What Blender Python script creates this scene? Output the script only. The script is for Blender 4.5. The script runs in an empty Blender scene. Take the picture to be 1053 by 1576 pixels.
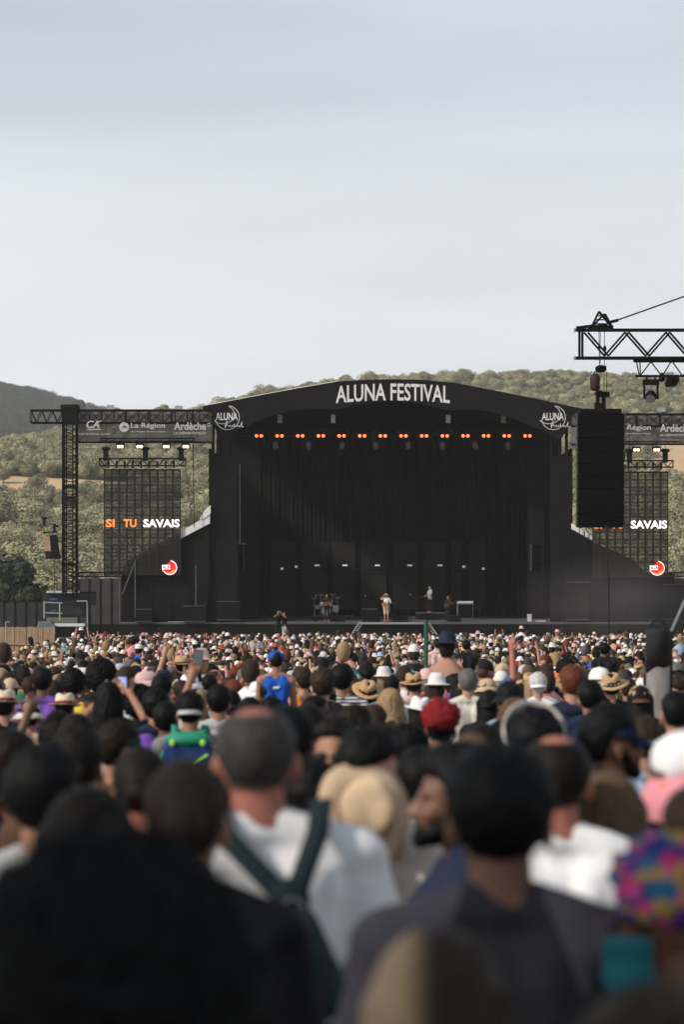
import bpy, bmesh, math, random
import numpy as np
from mathutils import Vector, Matrix, Euler, noise

random.seed(7)
rng = np.random.default_rng(7)
scene = bpy.context.scene
col = scene.collection
R = math.radians

# ------------------------------------------------------------------ camera, world, sun, exposure
F, YH, CX, H = 3729.0, 956.0, 526.5, 1.98          # focal length in photo pixels, horizon row, centre column, eye height
cam_d = bpy.data.cameras.new('camera')
cam = bpy.data.objects.new('camera', cam_d)
col.objects.link(cam)
cam.location = (0, 0, H)
cam.rotation_euler = (R(90), 0, 0)
cam_d.sensor_fit = 'HORIZONTAL'
cam_d.sensor_width = 24.0
cam_d.lens = 85.0
cam_d.shift_y = (YH - 788.0) / 1053.0
cam_d.clip_start = 0.1
cam_d.clip_end = 6000
cam_d.dof.use_dof = True
cam_d.dof.focus_distance = 120.0
cam_d.dof.aperture_fstop = 3.3
scene.camera = cam

HAZE = 2.0e-4
SUN_EL, SUN_AZ = 36.0, 240.0        # degrees; azimuth clockwise from +Y (the stage): over the viewer's left shoulder
world = bpy.data.worlds.new('World')
scene.world = world
world.use_nodes = True
wn, wl = world.node_tree.nodes, world.node_tree.links
wn.clear()
def wnode(t, **kw):
    n = wn.new(t)
    for k, v in kw.items():
        setattr(n, k, v)
    return n
sky = wnode('ShaderNodeTexSky', sky_type='NISHITA', sun_disc=False)
sky.sun_elevation = R(SUN_EL)
sky.sun_rotation = R(SUN_AZ)
sky.air_density, sky.dust_density, sky.ozone_density = 1.0, 2.5, 1.0
tc = wnode('ShaderNodeTexCoord')
mp = wnode('ShaderNodeMapping')
mp.inputs['Scale'].default_value = (1.3, 1.3, 9.0)
mp.inputs['Rotation'].default_value = (0.0, R(5), 0.0)
nz = wnode('ShaderNodeTexNoise')
nz.inputs['Scale'].default_value = 1.7
nz.inputs['Detail'].default_value = 4.0
nz.inputs['Roughness'].default_value = 0.45
wl.new(tc.outputs['Generated'], mp.inputs['Vector'])
wl.new(mp.outputs['Vector'], nz.inputs['Vector'])
sep = wnode('ShaderNodeSeparateXYZ')
wl.new(tc.outputs['Generated'], sep.inputs[0])
ramp = wnode('ShaderNodeValToRGB')                  # thin high cloud: pale at the horizon, blue grey higher up
wl.new(sep.outputs['Z'], ramp.inputs['Fac'])
e = ramp.color_ramp.elements
e[0].position, e[0].color = 0.0, (9.9, 10.0, 10.3, 1)
e[1].position, e[1].color = 0.9, (2.9, 3.5, 4.1, 1)
for p_, c_ in ((0.095, (9.3, 9.75, 10.2, 1)), (0.165, (8.7, 9.4, 9.95, 1)), (0.21, (7.5, 8.4, 9.2, 1)), (0.28, (6.2, 7.2, 8.1, 1))):
    x_ = ramp.color_ramp.elements.new(p_)
    x_.color = c_
cr = wnode('ShaderNodeMapRange')
cr.inputs['From Min'].default_value, cr.inputs['From Max'].default_value = 0.3, 0.7
cr.inputs['To Min'].default_value, cr.inputs['To Max'].default_value = 0.82, 1.18
wl.new(nz.outputs['Fac'], cr.inputs['Value'])
side = wnode('ShaderNodeMath', operation='MULTIPLY_ADD')      # the cloud is brighter on the sun's side
side.inputs[1].default_value, side.inputs[2].default_value = -.30, 1.0
wl.new(sep.outputs['X'], side.inputs[0])
side2 = wnode('ShaderNodeMath', operation='MULTIPLY')
wl.new(side.outputs[0], side2.inputs[0])
wl.new(cr.outputs['Result'], side2.inputs[1])
mulc = wnode('ShaderNodeVectorMath', operation='SCALE')
wl.new(ramp.outputs['Color'], mulc.inputs[0])
wl.new(side2.outputs[0], mulc.inputs['Scale'])
mixw = wnode('ShaderNodeMixRGB')
mixw.inputs['Fac'].default_value = 0.88
wl.new(sky.outputs['Color'], mixw.inputs['Color1'])
wl.new(mulc.outputs['Vector'], mixw.inputs['Color2'])
bg = wnode('ShaderNodeBackground')
bg.inputs['Strength'].default_value = 0.10
wl.new(mixw.outputs['Color'], bg.inputs['Color'])
wo = wnode('ShaderNodeOutputWorld')
wl.new(bg.outputs['Background'], wo.inputs['Surface'])

sun_d = bpy.data.lights.new('sun', 'SUN')
sun_d.energy = 4.0
sun_d.angle = R(4)
sun_d.color = (1.0, 0.90, 0.78)
sun = bpy.data.objects.new('sun', sun_d)
col.objects.link(sun)
az, el = R(SUN_AZ), R(SUN_EL)
to_sun = Vector((math.sin(az) * math.cos(el), math.cos(az) * math.cos(el), math.sin(el)))
sun.rotation_euler = to_sun.to_track_quat('Z', 'Y').to_euler()

scene.view_settings.view_transform = 'Standard'
scene.view_settings.look = 'None'
scene.view_settings.exposure = 0.0
scene.view_settings.gamma = 1.0
scene.view_settings.use_curve_mapping = False
scene.render.engine = 'CYCLES'
scene.cycles.use_denoising = True
scene.cycles.volume_bounces = 0
scene.cycles.max_bounces = 6
scene.cycles.transparent_max_bounces = 16

# ------------------------------------------------------------------ helpers
def P(x, y, Y):
    """the place at distance Y that the photo shows at pixel x, y"""
    return Vector(((x - CX) * Y / F, Y, H - (y - YH) * Y / F))

def mat(name, c, rough=0.7, var=0.12, scale=6.0, metallic=0.0, emit=None, estr=1.0, stretch=None, bump=0.0, spec=0.3, objvar=0.0):
    m = bpy.data.materials.new(name)
    m.use_nodes = True
    nt = m.node_tree
    b = nt.nodes['Principled BSDF']
    b.inputs['Roughness'].default_value = rough
    b.inputs['Metallic'].default_value = metallic
    b.inputs['Specular IOR Level'].default_value = spec
    t = nt.nodes.new('ShaderNodeTexCoord')
    mpn = nt.nodes.new('ShaderNodeMapping')
    if stretch:
        mpn.inputs['Scale'].default_value = stretch
    n = nt.nodes.new('ShaderNodeTexNoise')
    n.inputs['Scale'].default_value = scale
    n.inputs['Detail'].default_value = 5
    nt.links.new(t.outputs['Object'], mpn.inputs['Vector'])
    nt.links.new(mpn.outputs['Vector'], n.inputs['Vector'])
    mr = nt.nodes.new('ShaderNodeMapRange')
    mr.inputs['From Min'].default_value, mr.inputs['From Max'].default_value = 0.25, 0.75
    mr.inputs['To Min'].default_value, mr.inputs['To Max'].default_value = 1 - var, 1 + var
    nt.links.new(n.outputs['Fac'], mr.inputs['Value'])
    sc = nt.nodes.new('ShaderNodeVectorMath')
    sc.operation = 'SCALE'
    sc.inputs[0].default_value = c[:3]
    nt.links.new(mr.outputs['Result'], sc.inputs['Scale'])
    out = sc.outputs['Vector']
    if objvar:
        oi = nt.nodes.new('ShaderNodeObjectInfo')
        m2 = nt.nodes.new('ShaderNodeMapRange')
        m2.inputs['To Min'].default_value, m2.inputs['To Max'].default_value = 1 - objvar, 1 + objvar
        nt.links.new(oi.outputs['Random'], m2.inputs['Value'])
        s2 = nt.nodes.new('ShaderNodeVectorMath')
        s2.operation = 'SCALE'
        nt.links.new(out, s2.inputs[0])
        nt.links.new(m2.outputs['Result'], s2.inputs['Scale'])
        out = s2.outputs['Vector']
    nt.links.new(out, b.inputs['Base Color'])
    if emit:
        b.inputs['Emission Color'].default_value = (*emit, 1)
        b.inputs['Emission Strength'].default_value = estr
    if bump:
        bp = nt.nodes.new('ShaderNodeBump')
        bp.inputs['Strength'].default_value = bump
        bp.inputs['Distance'].default_value = 0.01
        nt.links.new(n.outputs['Fac'], bp.inputs['Height'])
        nt.links.new(bp.outputs['Normal'], b.inputs['Normal'])
    return m

class MB:
    """collects shapes into one mesh"""
    def __init__(s):
        s.v, s.f = [], []
    def add(s, vs, fs):
        o = len(s.v)
        s.v += [tuple(v) for v in vs]
        s.f += [tuple(i + o for i in f) for f in fs]
        return s
    def box(s, c, d, rot=None):
        hx, hy, hz = d[0] / 2, d[1] / 2, d[2] / 2
        vs = [Vector((x, y, z)) for x in (-hx, hx) for y in (-hy, hy) for z in (-hz, hz)]
        if rot is not None:
            vs = [rot @ v for v in vs]
        c = Vector(c)
        return s.add([v + c for v in vs], [(0, 1, 3, 2), (4, 6, 7, 5), (0, 4, 5, 1), (2, 3, 7, 6), (0, 2, 6, 4), (1, 5, 7, 3)])
    def bar(s, a, b, w, n=6, w2=None):
        a, b = Vector(a), Vector(b)
        d = (b - a)
        if d.length < 1e-6:
            return s
        q = d.to_track_quat('Z', 'Y')
        w2 = w if w2 is None else w2
        vs = []
        for p, r in ((a, w / 2), (b, w2 / 2)):
            for i in range(n):
                t = 2 * math.pi * (i + .5) / n
                vs.append(p + q @ Vector((r * math.cos(t), r * math.sin(t), 0)))
        fs = [(i, (i + 1) % n, n + (i + 1) % n, n + i) for i in range(n)]
        fs += [tuple(range(n - 1, -1, -1)), tuple(range(n, 2 * n))]
        return s.add(vs, fs)
    def tube(s, pts, w, n=6):
        for a, b in zip(pts, pts[1:]):
            s.bar(a, b, w, n)
        return s
    def prism(s, pts, y0, y1):
        """pts: (x, z) outline; extruded from y0 to y1"""
        n = len(pts)
        vs = [(x, y0, z) for x, z in pts] + [(x, y1, z) for x, z in pts]
        fs = [tuple(range(n)), tuple(range(2 * n - 1, n - 1, -1))]
        fs += [((i + 1) % n, i, n + i, n + (i + 1) % n) for i in range(n)]
        return s.add(vs, fs)
    def lathe(s, prof, n=24, sx=1.0, sy=1.0, c=(0, 0, 0), fn=None):
        vs, fs = [], []
        for r, z in prof:
            for i in range(n):
                t = 2 * math.pi * i / n
                x, y, zz = c[0] + r * sx * math.cos(t), c[1] + r * sy * math.sin(t), c[2] + z
                if fn:
                    x, y, zz = fn(x, y, zz)
                vs.append((x, y, zz))
        m = len(prof)
        for k in range(m - 1):
            for i in range(n):
                j = (i + 1) % n
                fs.append((k * n + i, k * n + j, (k + 1) * n + j, (k + 1) * n + i))
        fs.append(tuple(range(n - 1, -1, -1)))
        fs.append(tuple((m - 1) * n + i for i in range(n)))
        return s.add(vs, fs)
    def ball(s, c, r, nu=12, nv=8):
        c = Vector(c)
        r = Vector((r, r, r)) if isinstance(r, (int, float)) else Vector(r)
        vs = [c + Vector((0, 0, -r.z))]
        for k in range(1, nv):
            ph = -math.pi / 2 + math.pi * k / nv
            for i in range(nu):
                t = 2 * math.pi * i / nu
                vs.append(c + Vector((r.x * math.cos(ph) * math.cos(t), r.y * math.cos(ph) * math.sin(t), r.z * math.sin(ph))))
        vs.append(c + Vector((0, 0, r.z)))
        fs = [(0, 1 + (i + 1) % nu, 1 + i) for i in range(nu)]
        for k in range(nv - 2):
            o = 1 + k * nu
            fs += [(o + i, o + (i + 1) % nu, o + nu + (i + 1) % nu, o + nu + i) for i in range(nu)]
        o, l = 1 + (nv - 2) * nu, len(vs) - 1
        fs += [(o + i, o + (i + 1) % nu, l) for i in range(nu)]
        return s.add(vs, fs)
    def cap(s, a, b, ra, rb, n=12):
        """tapered capsule"""
        a, b = Vector(a), Vector(b)
        q = (b - a).to_track_quat('Z', 'Y')
        L = (b - a).length
        prof = [(ra * math.cos(t), -ra * math.sin(t)) for t in (1.45, 1.0, 0.5, 0)] + [(rb * math.cos(t), L + rb * math.sin(t)) for t in (0, 0.5, 1.0, 1.45)]
        m = MB().lathe(prof, n)
        return s.add([a + q @ Vector(v) for v in m.v], m.f)
    def mesh(s, name, m=None, smooth=False):
        me = bpy.data.meshes.new(name)
        me.from_pydata(s.v, [], s.f)
        if m:
            me.materials.append(m)
        if smooth:
            me.polygons.foreach_set('use_smooth', [True] * len(me.polygons))
        me.update()
        return me

def link(name, me, parent=None, loc=(0, 0, 0), rot=(0, 0, 0), scale=(1, 1, 1), m=None, kind=None):
    o = bpy.data.objects.new(name, me)
    col.objects.link(o)
    o.location, o.rotation_euler, o.scale = loc, rot, scale
    if parent is not None:
        o.parent = parent
    if m is not None and me is not None:
        if not me.materials:
            me.materials.append(None)
        o.material_slots[0].link = 'OBJECT'
        o.material_slots[0].material = m
    if kind:
        o['kind'] = kind
    return o

def part(name, mb, m, parent, smooth=False, kind=None, loc=(0, 0, 0)):
    return link(name, mb.mesh(name, m, smooth), parent, loc=loc, kind=kind)

def tag(o, label, cat, group=None):
    o['label'], o['category'] = label, cat
    if group:
        o['group'] = group
    return o

def empty(name, loc, label, cat, group=None, rz=0):
    o = bpy.data.objects.new(name, None)
    col.objects.link(o)
    o.location = loc
    o.rotation_euler = (0, 0, rz)
    return tag(o, label, cat, group)

def text_mb(s, w, h, depth=0.02, bold=0.0, shear=0.0, spacing=1.0, fn=None):
    """lettering as solid geometry: x from 0 to w, z from 0 to h, front face towards -y"""
    cu = bpy.data.curves.new('lettering', 'FONT')
    cu.body = s
    cu.offset = bold
    cu.shear = shear
    cu.space_character = spacing
    cu.resolution_u = 3
    ob = bpy.data.objects.new('lettering', cu)
    col.objects.link(ob)
    dg = bpy.context.evaluated_depsgraph_get()
    me = bpy.data.meshes.new_from_object(ob.evaluated_get(dg))
    bpy.data.objects.remove(ob)
    bpy.data.curves.remove(cu)
    vs = np.array([v.co[:] for v in me.vertices])
    fs = [tuple(p.vertices) for p in me.polygons]
    bpy.data.meshes.remove(me)
    lo, hi = vs.min(0), vs.max(0)
    sx, sz = w / (hi[0] - lo[0]), h / (hi[1] - lo[1])
    front = [((x - lo[0]) * sx, 0.0, (y - lo[1]) * sz) for x, y, _ in vs]
    if fn:
        front = [fn(*v) for v in front]
    n = len(front)
    mb = MB()
    back = [(x, y + depth, z) for x, y, z in front]
    edges = {}
    for f in fs:
        for a, b in zip(f, f[1:] + f[:1]):
            k = (min(a, b), max(a, b))
            edges[k] = None if k in edges else (a, b)
    sides = [(a, b, b + n, a + n) for e_ in edges.values() if e_ for a, b in [e_]]
    mb.add(front + back, fs + [tuple(i + n for i in f[::-1]) for f in fs] + sides)
    return mb

def lettering(parent, s, x0, y0, x1, y1, Y, m, name='lettering', **kw):
    """text filling the photo box x0..x1, y0..y1 (y1 lower) at distance Y"""
    a, b = P(x0, y1, Y), P(x1, y0, Y)
    mb = text_mb(s, b.x - a.x, b.z - a.z, **kw)
    base = parent.location if parent is not None else Vector((0, 0, 0))
    return part(name, mb, m, parent, loc=a - base)

# ------------------------------------------------------------------ materials
M_black_cloth = mat('black_cloth', (.008, .008, .0085), .9, .25, 1.2, bump=.2, spec=.1)
M_fascia = mat('black_banner', (.0095, .009, .0095), .85, .2, .8, spec=.08)
M_black_metal = mat('black_metal', (.006, .006, .006), .75, .2, 4, spec=.1)
M_dark_metal = mat('dark_truss', (.007, .0065, .006), .75, .25, 3, spec=.1)
M_alu = mat('aluminium', (.42, .42, .43), .4, .15, 3, metallic=.7)
M_alu_dull = mat('dull_grey_metal', (.09, .09, .095), .6, .2, 3)
M_white_print = mat('white_print', (.72, .72, .74), .6, .05, 3)
M_grey_print = mat('pale_grey_print', (.50, .50, .50), .7, .06, 3)
M_deck = mat('stage_deck', (.10, .10, .105), .6, .3, 1.5)
M_tarp = mat('grey_white_tarp', (.72, .71, .70), .6, .12, 1.0)
M_container = mat('black_container', (.014, .016, .018), .6, .3, 2)
M_orange_led = mat('orange_screen_text', (.9, .3, .08), .5, 0, 1, emit=(1, .17, .03), estr=.95)
M_white_led = mat('white_screen_text', (.9, .9, .9), .5, 0, 1, emit=(.95, .93, .95), estr=.9)
M_bulb = mat('warm_bulb', (1, .6, .4), .4, 0, 1, emit=(1, .125, .035), estr=2.8)
M_warm_bulb = mat('pale_warm_bulb', (1, .7, .5), .4, 0, 1, emit=(1, .55, .38), estr=2.2)
M_white_lamp = mat('white_stage_lamp', (.8, .8, .8), .4, 0, 1, emit=(1, 1, 1), estr=.22)
M_led_frame = mat('led_module', (.012, .011, .010), .6, .2, 3)
M_wood_reed = mat('reed_fence', (.34, .235, .15), .85, .35, 3, stretch=(6, 6, .6))
M_concrete = mat('grey_post', (.19, .178, .172), .85, .3, 4, stretch=(3, 3, .8), bump=.2)
M_rubber = mat('black_rubber', (.012, .012, .012), .7, .1, 5)
M_grille = mat('speaker_grille', (.004, .0045, .005), .9, .2, 30, spec=.04)
M_hoist = mat('hoist_red_brown', (.045, .018, .016), .7, .3, 8)
M_green = mat('green_pole_paint', (.02, .09, .06), .5, .15, 3)
M_red_logo = mat('red_logo', (.8, .06, .05), .5, 0, 1, emit=(.9, .04, .03), estr=.55)
M_amp = mat('amp_cloth', (.13, .13, .135), .8, .1, 3)

# ------------------------------------------------------------------ ground
def gz(d):
    """the field dips gently between the camera and the stage"""
    def ss(a, b, x):
        t = min(1, max(0, (x - a) / (b - a)))
        return t * t * (3 - 2 * t)
    return float(np.interp(d, [0, 7, 13, 20, 26, 40, 55, 70, 100, 141, 150], [0, 0, -.12, -.24, -.33, -.62, -.84, -.86, -.76, -.52, -.5]))

M_ground = mat('dry_ground', (.16, .125, .08), .95, .4, .5, bump=.3)
gx = np.concatenate([[-3500, -800, -200], np.linspace(-60, 60, 25), [200, 800, 3500]])
gy = np.concatenate([[-400, -100], np.linspace(-20, 180, 81), [260, 600, 1500, 4000]])
gv = [(x, y, gz(max(0, y))) for y in gy for x in gx]
nx_ = len(gx)
gf = [(j * nx_ + i, j * nx_ + i + 1, (j + 1) * nx_ + i + 1, (j + 1) * nx_ + i) for j in range(len(gy) - 1) for i in range(nx_ - 1)]
me = bpy.data.meshes.new('ground')
me.from_pydata(gv, [], gf)
me.materials.append(M_ground)
link('ground', me, kind='structure')

# ------------------------------------------------------------------ hills
def interp(x, xs, ys):
    return float(np.interp(x, xs, ys))
RIDGE_X = [-400, -60, 60, 160, 240, 330, 400, 480, 600, 690, 760, 880, 1000, 1100, 1500]
RIDGE_Y = [700, 694, 684, 664, 640, 628, 614, 602, 588, 580, 582, 583, 588, 592, 610]
def hill_z(X, Y):
    px = CX + X * F / max(Y, 1)
    e_top = (YH - interp(px, RIDGE_X, RIDGE_Y)) / F
    Yr = interp(e_top, [.069, .103], [620, 900])           # where the ridge stands
    ys = [170, 215, 470, 520, Yr, Yr + 120, Yr + 500]
    es = [.0, .004, .0525, .0575, e_top, e_top * .92, e_top * .4]
    e_ = interp(Y, ys, es)
    z = Y * e_ + 1.0
    z += 6.5 * (noise.noise(Vector((X * .012, Y * .012, 0)))) * min(1, max(0, (Y - 230) / 200))
    return z - (1.3 if Y < 200 else 0)
def field_mask(X, Y):
    px = CX + X * F / Y
    w = 6 * noise.noise(Vector((X * .05, Y * .05, 3)))
    left = (px < 240 + 5 * w) and (474 + w < Y < 524 + w)
    right = (px > 985) and (475 + w < Y < 640 + w) and px > 985 + (Y - 475) * .12
    return left or right
hx = np.linspace(-260, 260, 105)
hy = np.concatenate([np.linspace(172, 540, 75), np.linspace(550, 1500, 70)])
M_hill = mat('scrub_soil', (.075, .07, .042), .95, .35, .06)
M_field = mat('dry_field', (.52, .36, .21), .95, .12, .05)
hv = [(x, y, hill_z(x, y)) for y in hy for x in hx]
n_ = len(hx)
hf, hm = [], []
for j in range(len(hy) - 1):
    for i in range(n_ - 1):
        hf.append((j * n_ + i, j * n_ + i + 1, (j + 1) * n_ + i + 1, (j + 1) * n_ + i))
        hm.append(1 if field_mask((hx[i] + hx[i + 1]) / 2, (hy[j] + hy[j + 1]) / 2) else 0)
me = bpy.data.meshes.new('hill')
me.from_pydata(hv, [], hf)
me.materials.append(M_hill)
me.materials.append(M_field)
me.polygons.foreach_set('material_index', hm)
me.polygons.foreach_set('use_smooth', [True] * len(hf))
link('hill', me, kind='structure')
# the far hill on the left, its cloud shade put into soil and leaf colour
def far_z(X, Y):
    px = CX + X * F / Y
    e_top = (YH - interp(px, [-600, -100, 0, 50, 100, 150, 200, 260, 340, 600], [596, 603, 611, 619, 632, 644, 650, 656, 670, 770])) / F
    t = interp(Y, [1000, 1500, 1800, 2600], [.35, .86, 1.0, .8])
    return Y * e_top * t + 8 * noise.noise(Vector((X * .006, Y * .006, 9)))
fx = np.linspace(-420, 60, 60)
fy = np.linspace(1000, 2300, 50)
me = bpy.data.meshes.new('far_hill')
me.from_pydata([(x, y, far_z(x, y)) for y in fy for x in fx], [], [(j * 60 + i, j * 60 + i + 1, (j + 1) * 60 + i + 1, (j + 1) * 60 + i) for j in range(49) for i in range(59)])
me.materials.append(mat('cloud_shaded_soil', (.018, .022, .015), .95, .3, .02))
me.polygons.foreach_set('use_smooth', [True] * len(me.polygons))
link('far_hill', me, kind='structure')

# trees: crowns of leaf clumps on a short trunk
def leaf_mat(name, c, objvar=.5):
    m = mat(name, c, .85, .35, .8, objvar=objvar, spec=.15)
    return m
M_leaf = leaf_mat('olive_scrub_leaf', (.295, .272, .16))
M_leaf_dark = leaf_mat('cloud_shaded_leaf', (.014, .030, .012), .8)  # green darkened to stand for cloud shade over the far ridge
M_leaf_green = leaf_mat('deep_green_leaf', (.035, .048, .026), .2)
M_trunk = mat('tree_bark', (.09, .07, .05), .9, .3, 5)

def crown_mb(r, hgt, n, leaf, seed, lobes=6):
    """leaf-clump quads spread through a few lobes: uneven outline with gaps"""
    rd = random.Random(seed)
    mb = MB()
    lobe = []
    for k in range(lobes):
        a = rd.uniform(0, 6.28)
        q = rd.uniform(.1, .62) * r
        lobe.append((Vector((q * math.cos(a), q * math.sin(a), hgt * rd.uniform(.45, .78))), r * rd.uniform(.38, .62)))
    for i in range(n):
        c, lr = rd.choice(lobe)
        d = Vector((rd.gauss(0, 1), rd.gauss(0, 1), rd.gauss(0, 1))).normalized()
        p = c + Vector((d.x * lr, d.y * lr, d.z * lr * .8)) * (rd.random() ** .16)
        nrm = (d + Vector((rd.gauss(0, .2), rd.gauss(0, .2), rd.gauss(0, .2)))).normalized()
        q = nrm.to_track_quat('Z', 'Y') @ Euler((0, 0, rd.uniform(0, 6.28))).to_quaternion()
        s_ = leaf * rd.uniform(.6, 1.3)
        mb.add([p + q @ Vector(v) * s_ for v in ((-1, -.6, 0), (1, -.7, .15), (.8, .7, 0), (-.7, .8, .2))], [(0, 1, 2, 3)])
    return mb
def trunk_mb(r, hgt):
    mb = MB()
    mb.bar((0, 0, -.6), (0.1, 0, hgt * .55), r * .16, 7, r * .08)
    for a in (0.4, 2.3, 4.4):
        mb.bar((0.05, 0, hgt * .3), (math.cos(a) * r * .5, math.sin(a) * r * .5, hgt * .62), r * .07, 5, r * .03)
    return mb

forest_src = bpy.data.collections.new('scrub_sources')
dark_src = bpy.data.collections.new('dark_scrub_sources')
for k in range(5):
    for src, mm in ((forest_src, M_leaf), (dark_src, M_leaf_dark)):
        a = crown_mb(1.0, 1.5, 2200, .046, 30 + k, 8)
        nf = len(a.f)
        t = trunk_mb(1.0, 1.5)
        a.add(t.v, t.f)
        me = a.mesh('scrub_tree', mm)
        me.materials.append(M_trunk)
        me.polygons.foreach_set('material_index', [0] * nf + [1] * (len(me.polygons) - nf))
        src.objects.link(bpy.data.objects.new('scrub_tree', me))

def scatter(name, pts, scales, source):
    me = bpy.data.meshes.new(name)
    me.from_pydata(pts, [], [])
    a = me.attributes.new('size', 'FLOAT', 'POINT')
    a.data.foreach_set('value', scales)
    o = link(name, me, kind='stuff')
    ng = bpy.data.node_groups.new(name, 'GeometryNodeTree')
    ng.interface.new_socket('Geometry', in_out='INPUT', socket_type='NodeSocketGeometry')
    ng.interface.new_socket('Geometry', in_out='OUTPUT', socket_type='NodeSocketGeometry')
    N = ng.nodes
    gi, go = N.new('NodeGroupInput'), N.new('NodeGroupOutput')
    ci = N.new('GeometryNodeCollectionInfo')
    ci.inputs['Collection'].default_value = source
    ci.inputs['Separate Children'].default_value = True
    ci.inputs['Reset Children'].default_value = True
    iop = N.new('GeometryNodeInstanceOnPoints')
    iop.inputs['Pick Instance'].default_value = True
    rv = N.new('FunctionNodeRandomValue')
    rv.data_type = 'FLOAT_VECTOR'
    rv.inputs['Min'].default_value = (0, 0, 0)
    rv.inputs['Max'].default_value = (0.12, 0.12, 6.28)
    na = N.new('GeometryNodeInputNamedAttribute')
    na.data_type = 'FLOAT'
    na.inputs['Name'].default_value = 'size'
    L = ng.links
    L.new(gi.outputs[0], iop.inputs['Points'])
    L.new(ci.outputs[0], iop.inputs['Instance'])
    L.new(rv.outputs[0], iop.inputs['Rotation'])
    L.new(na.outputs[0], iop.inputs['Scale'])
    L.new(iop.outputs[0], go.inputs[0])
    md = o.modifiers.new('scatter', 'NODES')
    md.node_group = ng
    return o

pts, scl = [], []
rd = random.Random(3)
Yt = 232.0
while Yt < 1000:
    step = 3.1 + (Yt - 230) * .0022
    half = 545 * Yt / F * 1.04 + 8
    X = -half
    while X < half:
        x = X + rd.uniform(-1.4, 1.4)
        y = Yt + rd.uniform(-1.5, 1.5)
        X += step * rd.uniform(.8, 1.25)
        px = CX + x * F / y
        z = hill_z(x, y)
        py = YH - (z - H) * F / y
        if field_mask(x, y) and rd.random() > .03:
            continue
        if 350 < px < 850 and py > 640:
            continue
        dens = noise.noise(Vector((x * .03, y * .03, 5)))
        if dens < -.42 and rd.random() < .6:
            continue
        pts.append((x, y, z - .3))
        scl.append(rd.uniform(1.5, 3.1) * (1 + .3 * dens) * (1.25 if rd.random() < .12 else 1))
    Yt += step * .85
scatter('scrub_woods', pts, scl, forest_src)
pts, scl = [], []
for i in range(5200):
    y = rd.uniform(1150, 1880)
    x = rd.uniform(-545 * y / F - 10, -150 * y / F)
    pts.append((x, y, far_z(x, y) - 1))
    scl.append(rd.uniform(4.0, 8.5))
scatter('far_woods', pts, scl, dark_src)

def tree(name, px, py_base, Y, r, hgt, mleaf, label, cat, n=900, leaf=.12, seed=1, group=None):
    b = P(px, py_base, Y)
    root = empty(name, b, label, cat, group)
    part('trunk', trunk_mb(r, hgt), M_trunk, root)
    part('crown', crown_mb(r, hgt, n, leaf * r, seed, 9), mleaf, root)
    return root
tree('dark_bush', 8, 962, 205, 3.3, 5.9, M_leaf_green, 'large dark green bush behind the black fence at the picture edge', 'bush', 2200, .07, 5)
tree('dark_bush', 46, 958, 200, 1.8, 3.5, M_leaf_green, 'smaller dark green bush beside the black stacked containers', 'bush', 1200, .09, 6)
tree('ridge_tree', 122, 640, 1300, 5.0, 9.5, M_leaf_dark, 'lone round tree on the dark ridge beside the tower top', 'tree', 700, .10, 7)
tree('ridge_tree', 249, 652, 760, 3.6, 6.2, M_leaf, 'rounded olive tree on the skyline behind the sponsor banner', 'tree', 900, .09, 8)
tree('ridge_tree', 585, 596, 885, 3.4, 5.0, M_leaf, 'low rounded tree showing above the roof peak of the stage', 'tree', 900, .09, 9)
tree('field_tree', 133, 772, 500, 2.6, 4.6, M_leaf, 'single olive tree in the tan field beside the lattice tower', 'tree', 900, .1, 10)

# tall trees added behind the viewer, out of view, to shade the nearest rows
for k, (x, y, r_, h_, w_) in enumerate(((-20.5, .5, 3.2, 18, 'outermost'), (-16.0, -1.0, 3.0, 16, 'second'), (-11.5, -2.0, 3.1, 14, 'third'), (-7.0, -2.6, 2.6, 11, 'innermost'))):
    root = empty('added_shade_tree', (x, y, 0), 'unseen tree added behind the viewer for shade, %s of the row' % w_, 'tree', 'added shade trees behind the viewer')
    part('trunk', MB().bar((0, 0, -.3), (0, 0, h_ * .6), .5, 8, .25), M_trunk, root)
    part('crown', crown_mb(r_, h_, 620, .26, 50 + k, 12), M_leaf_green, root)

# ------------------------------------------------------------------ truss pieces
def truss_mb(a, b, side_a, side_b, w, bays, chord=.05, brace=.03, cross=False):
    """four chords with zig-zag bracing; a, b: axis ends; side_a, side_b: unit vectors; w: (width a, width b). returns [chord...] [brace...]"""
    a, b, u, v = Vector(a), Vector(b), Vector(side_a) * w[0] / 2, Vector(side_b) * w[1] / 2
    cs = [u + v, u - v, -u - v, -u + v]
    chords = [(a + c, b + c) for c in cs]
    br = []
    d = (b - a) / bays
    for k in range(bays + 1):
        p = a + d * k
        if cross or k in (0, bays):
            for i in range(4):
                br.append((p + cs[i], p + cs[(i + 1) % 4]))
    for k in range(bays):
        p, q = a + d * k, a + d * (k + 1)
        for i in range(4):
            c0, c1 = cs[i], cs[(i + 1) % 4]
            if cross:
                br.append((p + c0, q + c1))
                br.append((p + c1, q + c0))
            elif k % 2 == 0:
                br.append((p + c0, q + c1) if i < 2 else (p + c1, q + c0))
            else:
                br.append((p + c1, q + c0) if i < 2 else (p + c0, q + c1))
    return chords, br
UNIT_BAR = MB().bar((0, 0, 0), (0, 0, 1), 1.0, 8).mesh('bar')
def bar_obj(name, a, b, w, m, parent, base):
    a, b = Vector(a) - base, Vector(b) - base
    d = b - a
    o = link(name, UNIT_BAR, parent, a, (0, 0, 0), (w, w, d.length), m)
    o.rotation_euler = d.to_track_quat('Z', 'Y').to_euler()
    return o
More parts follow.
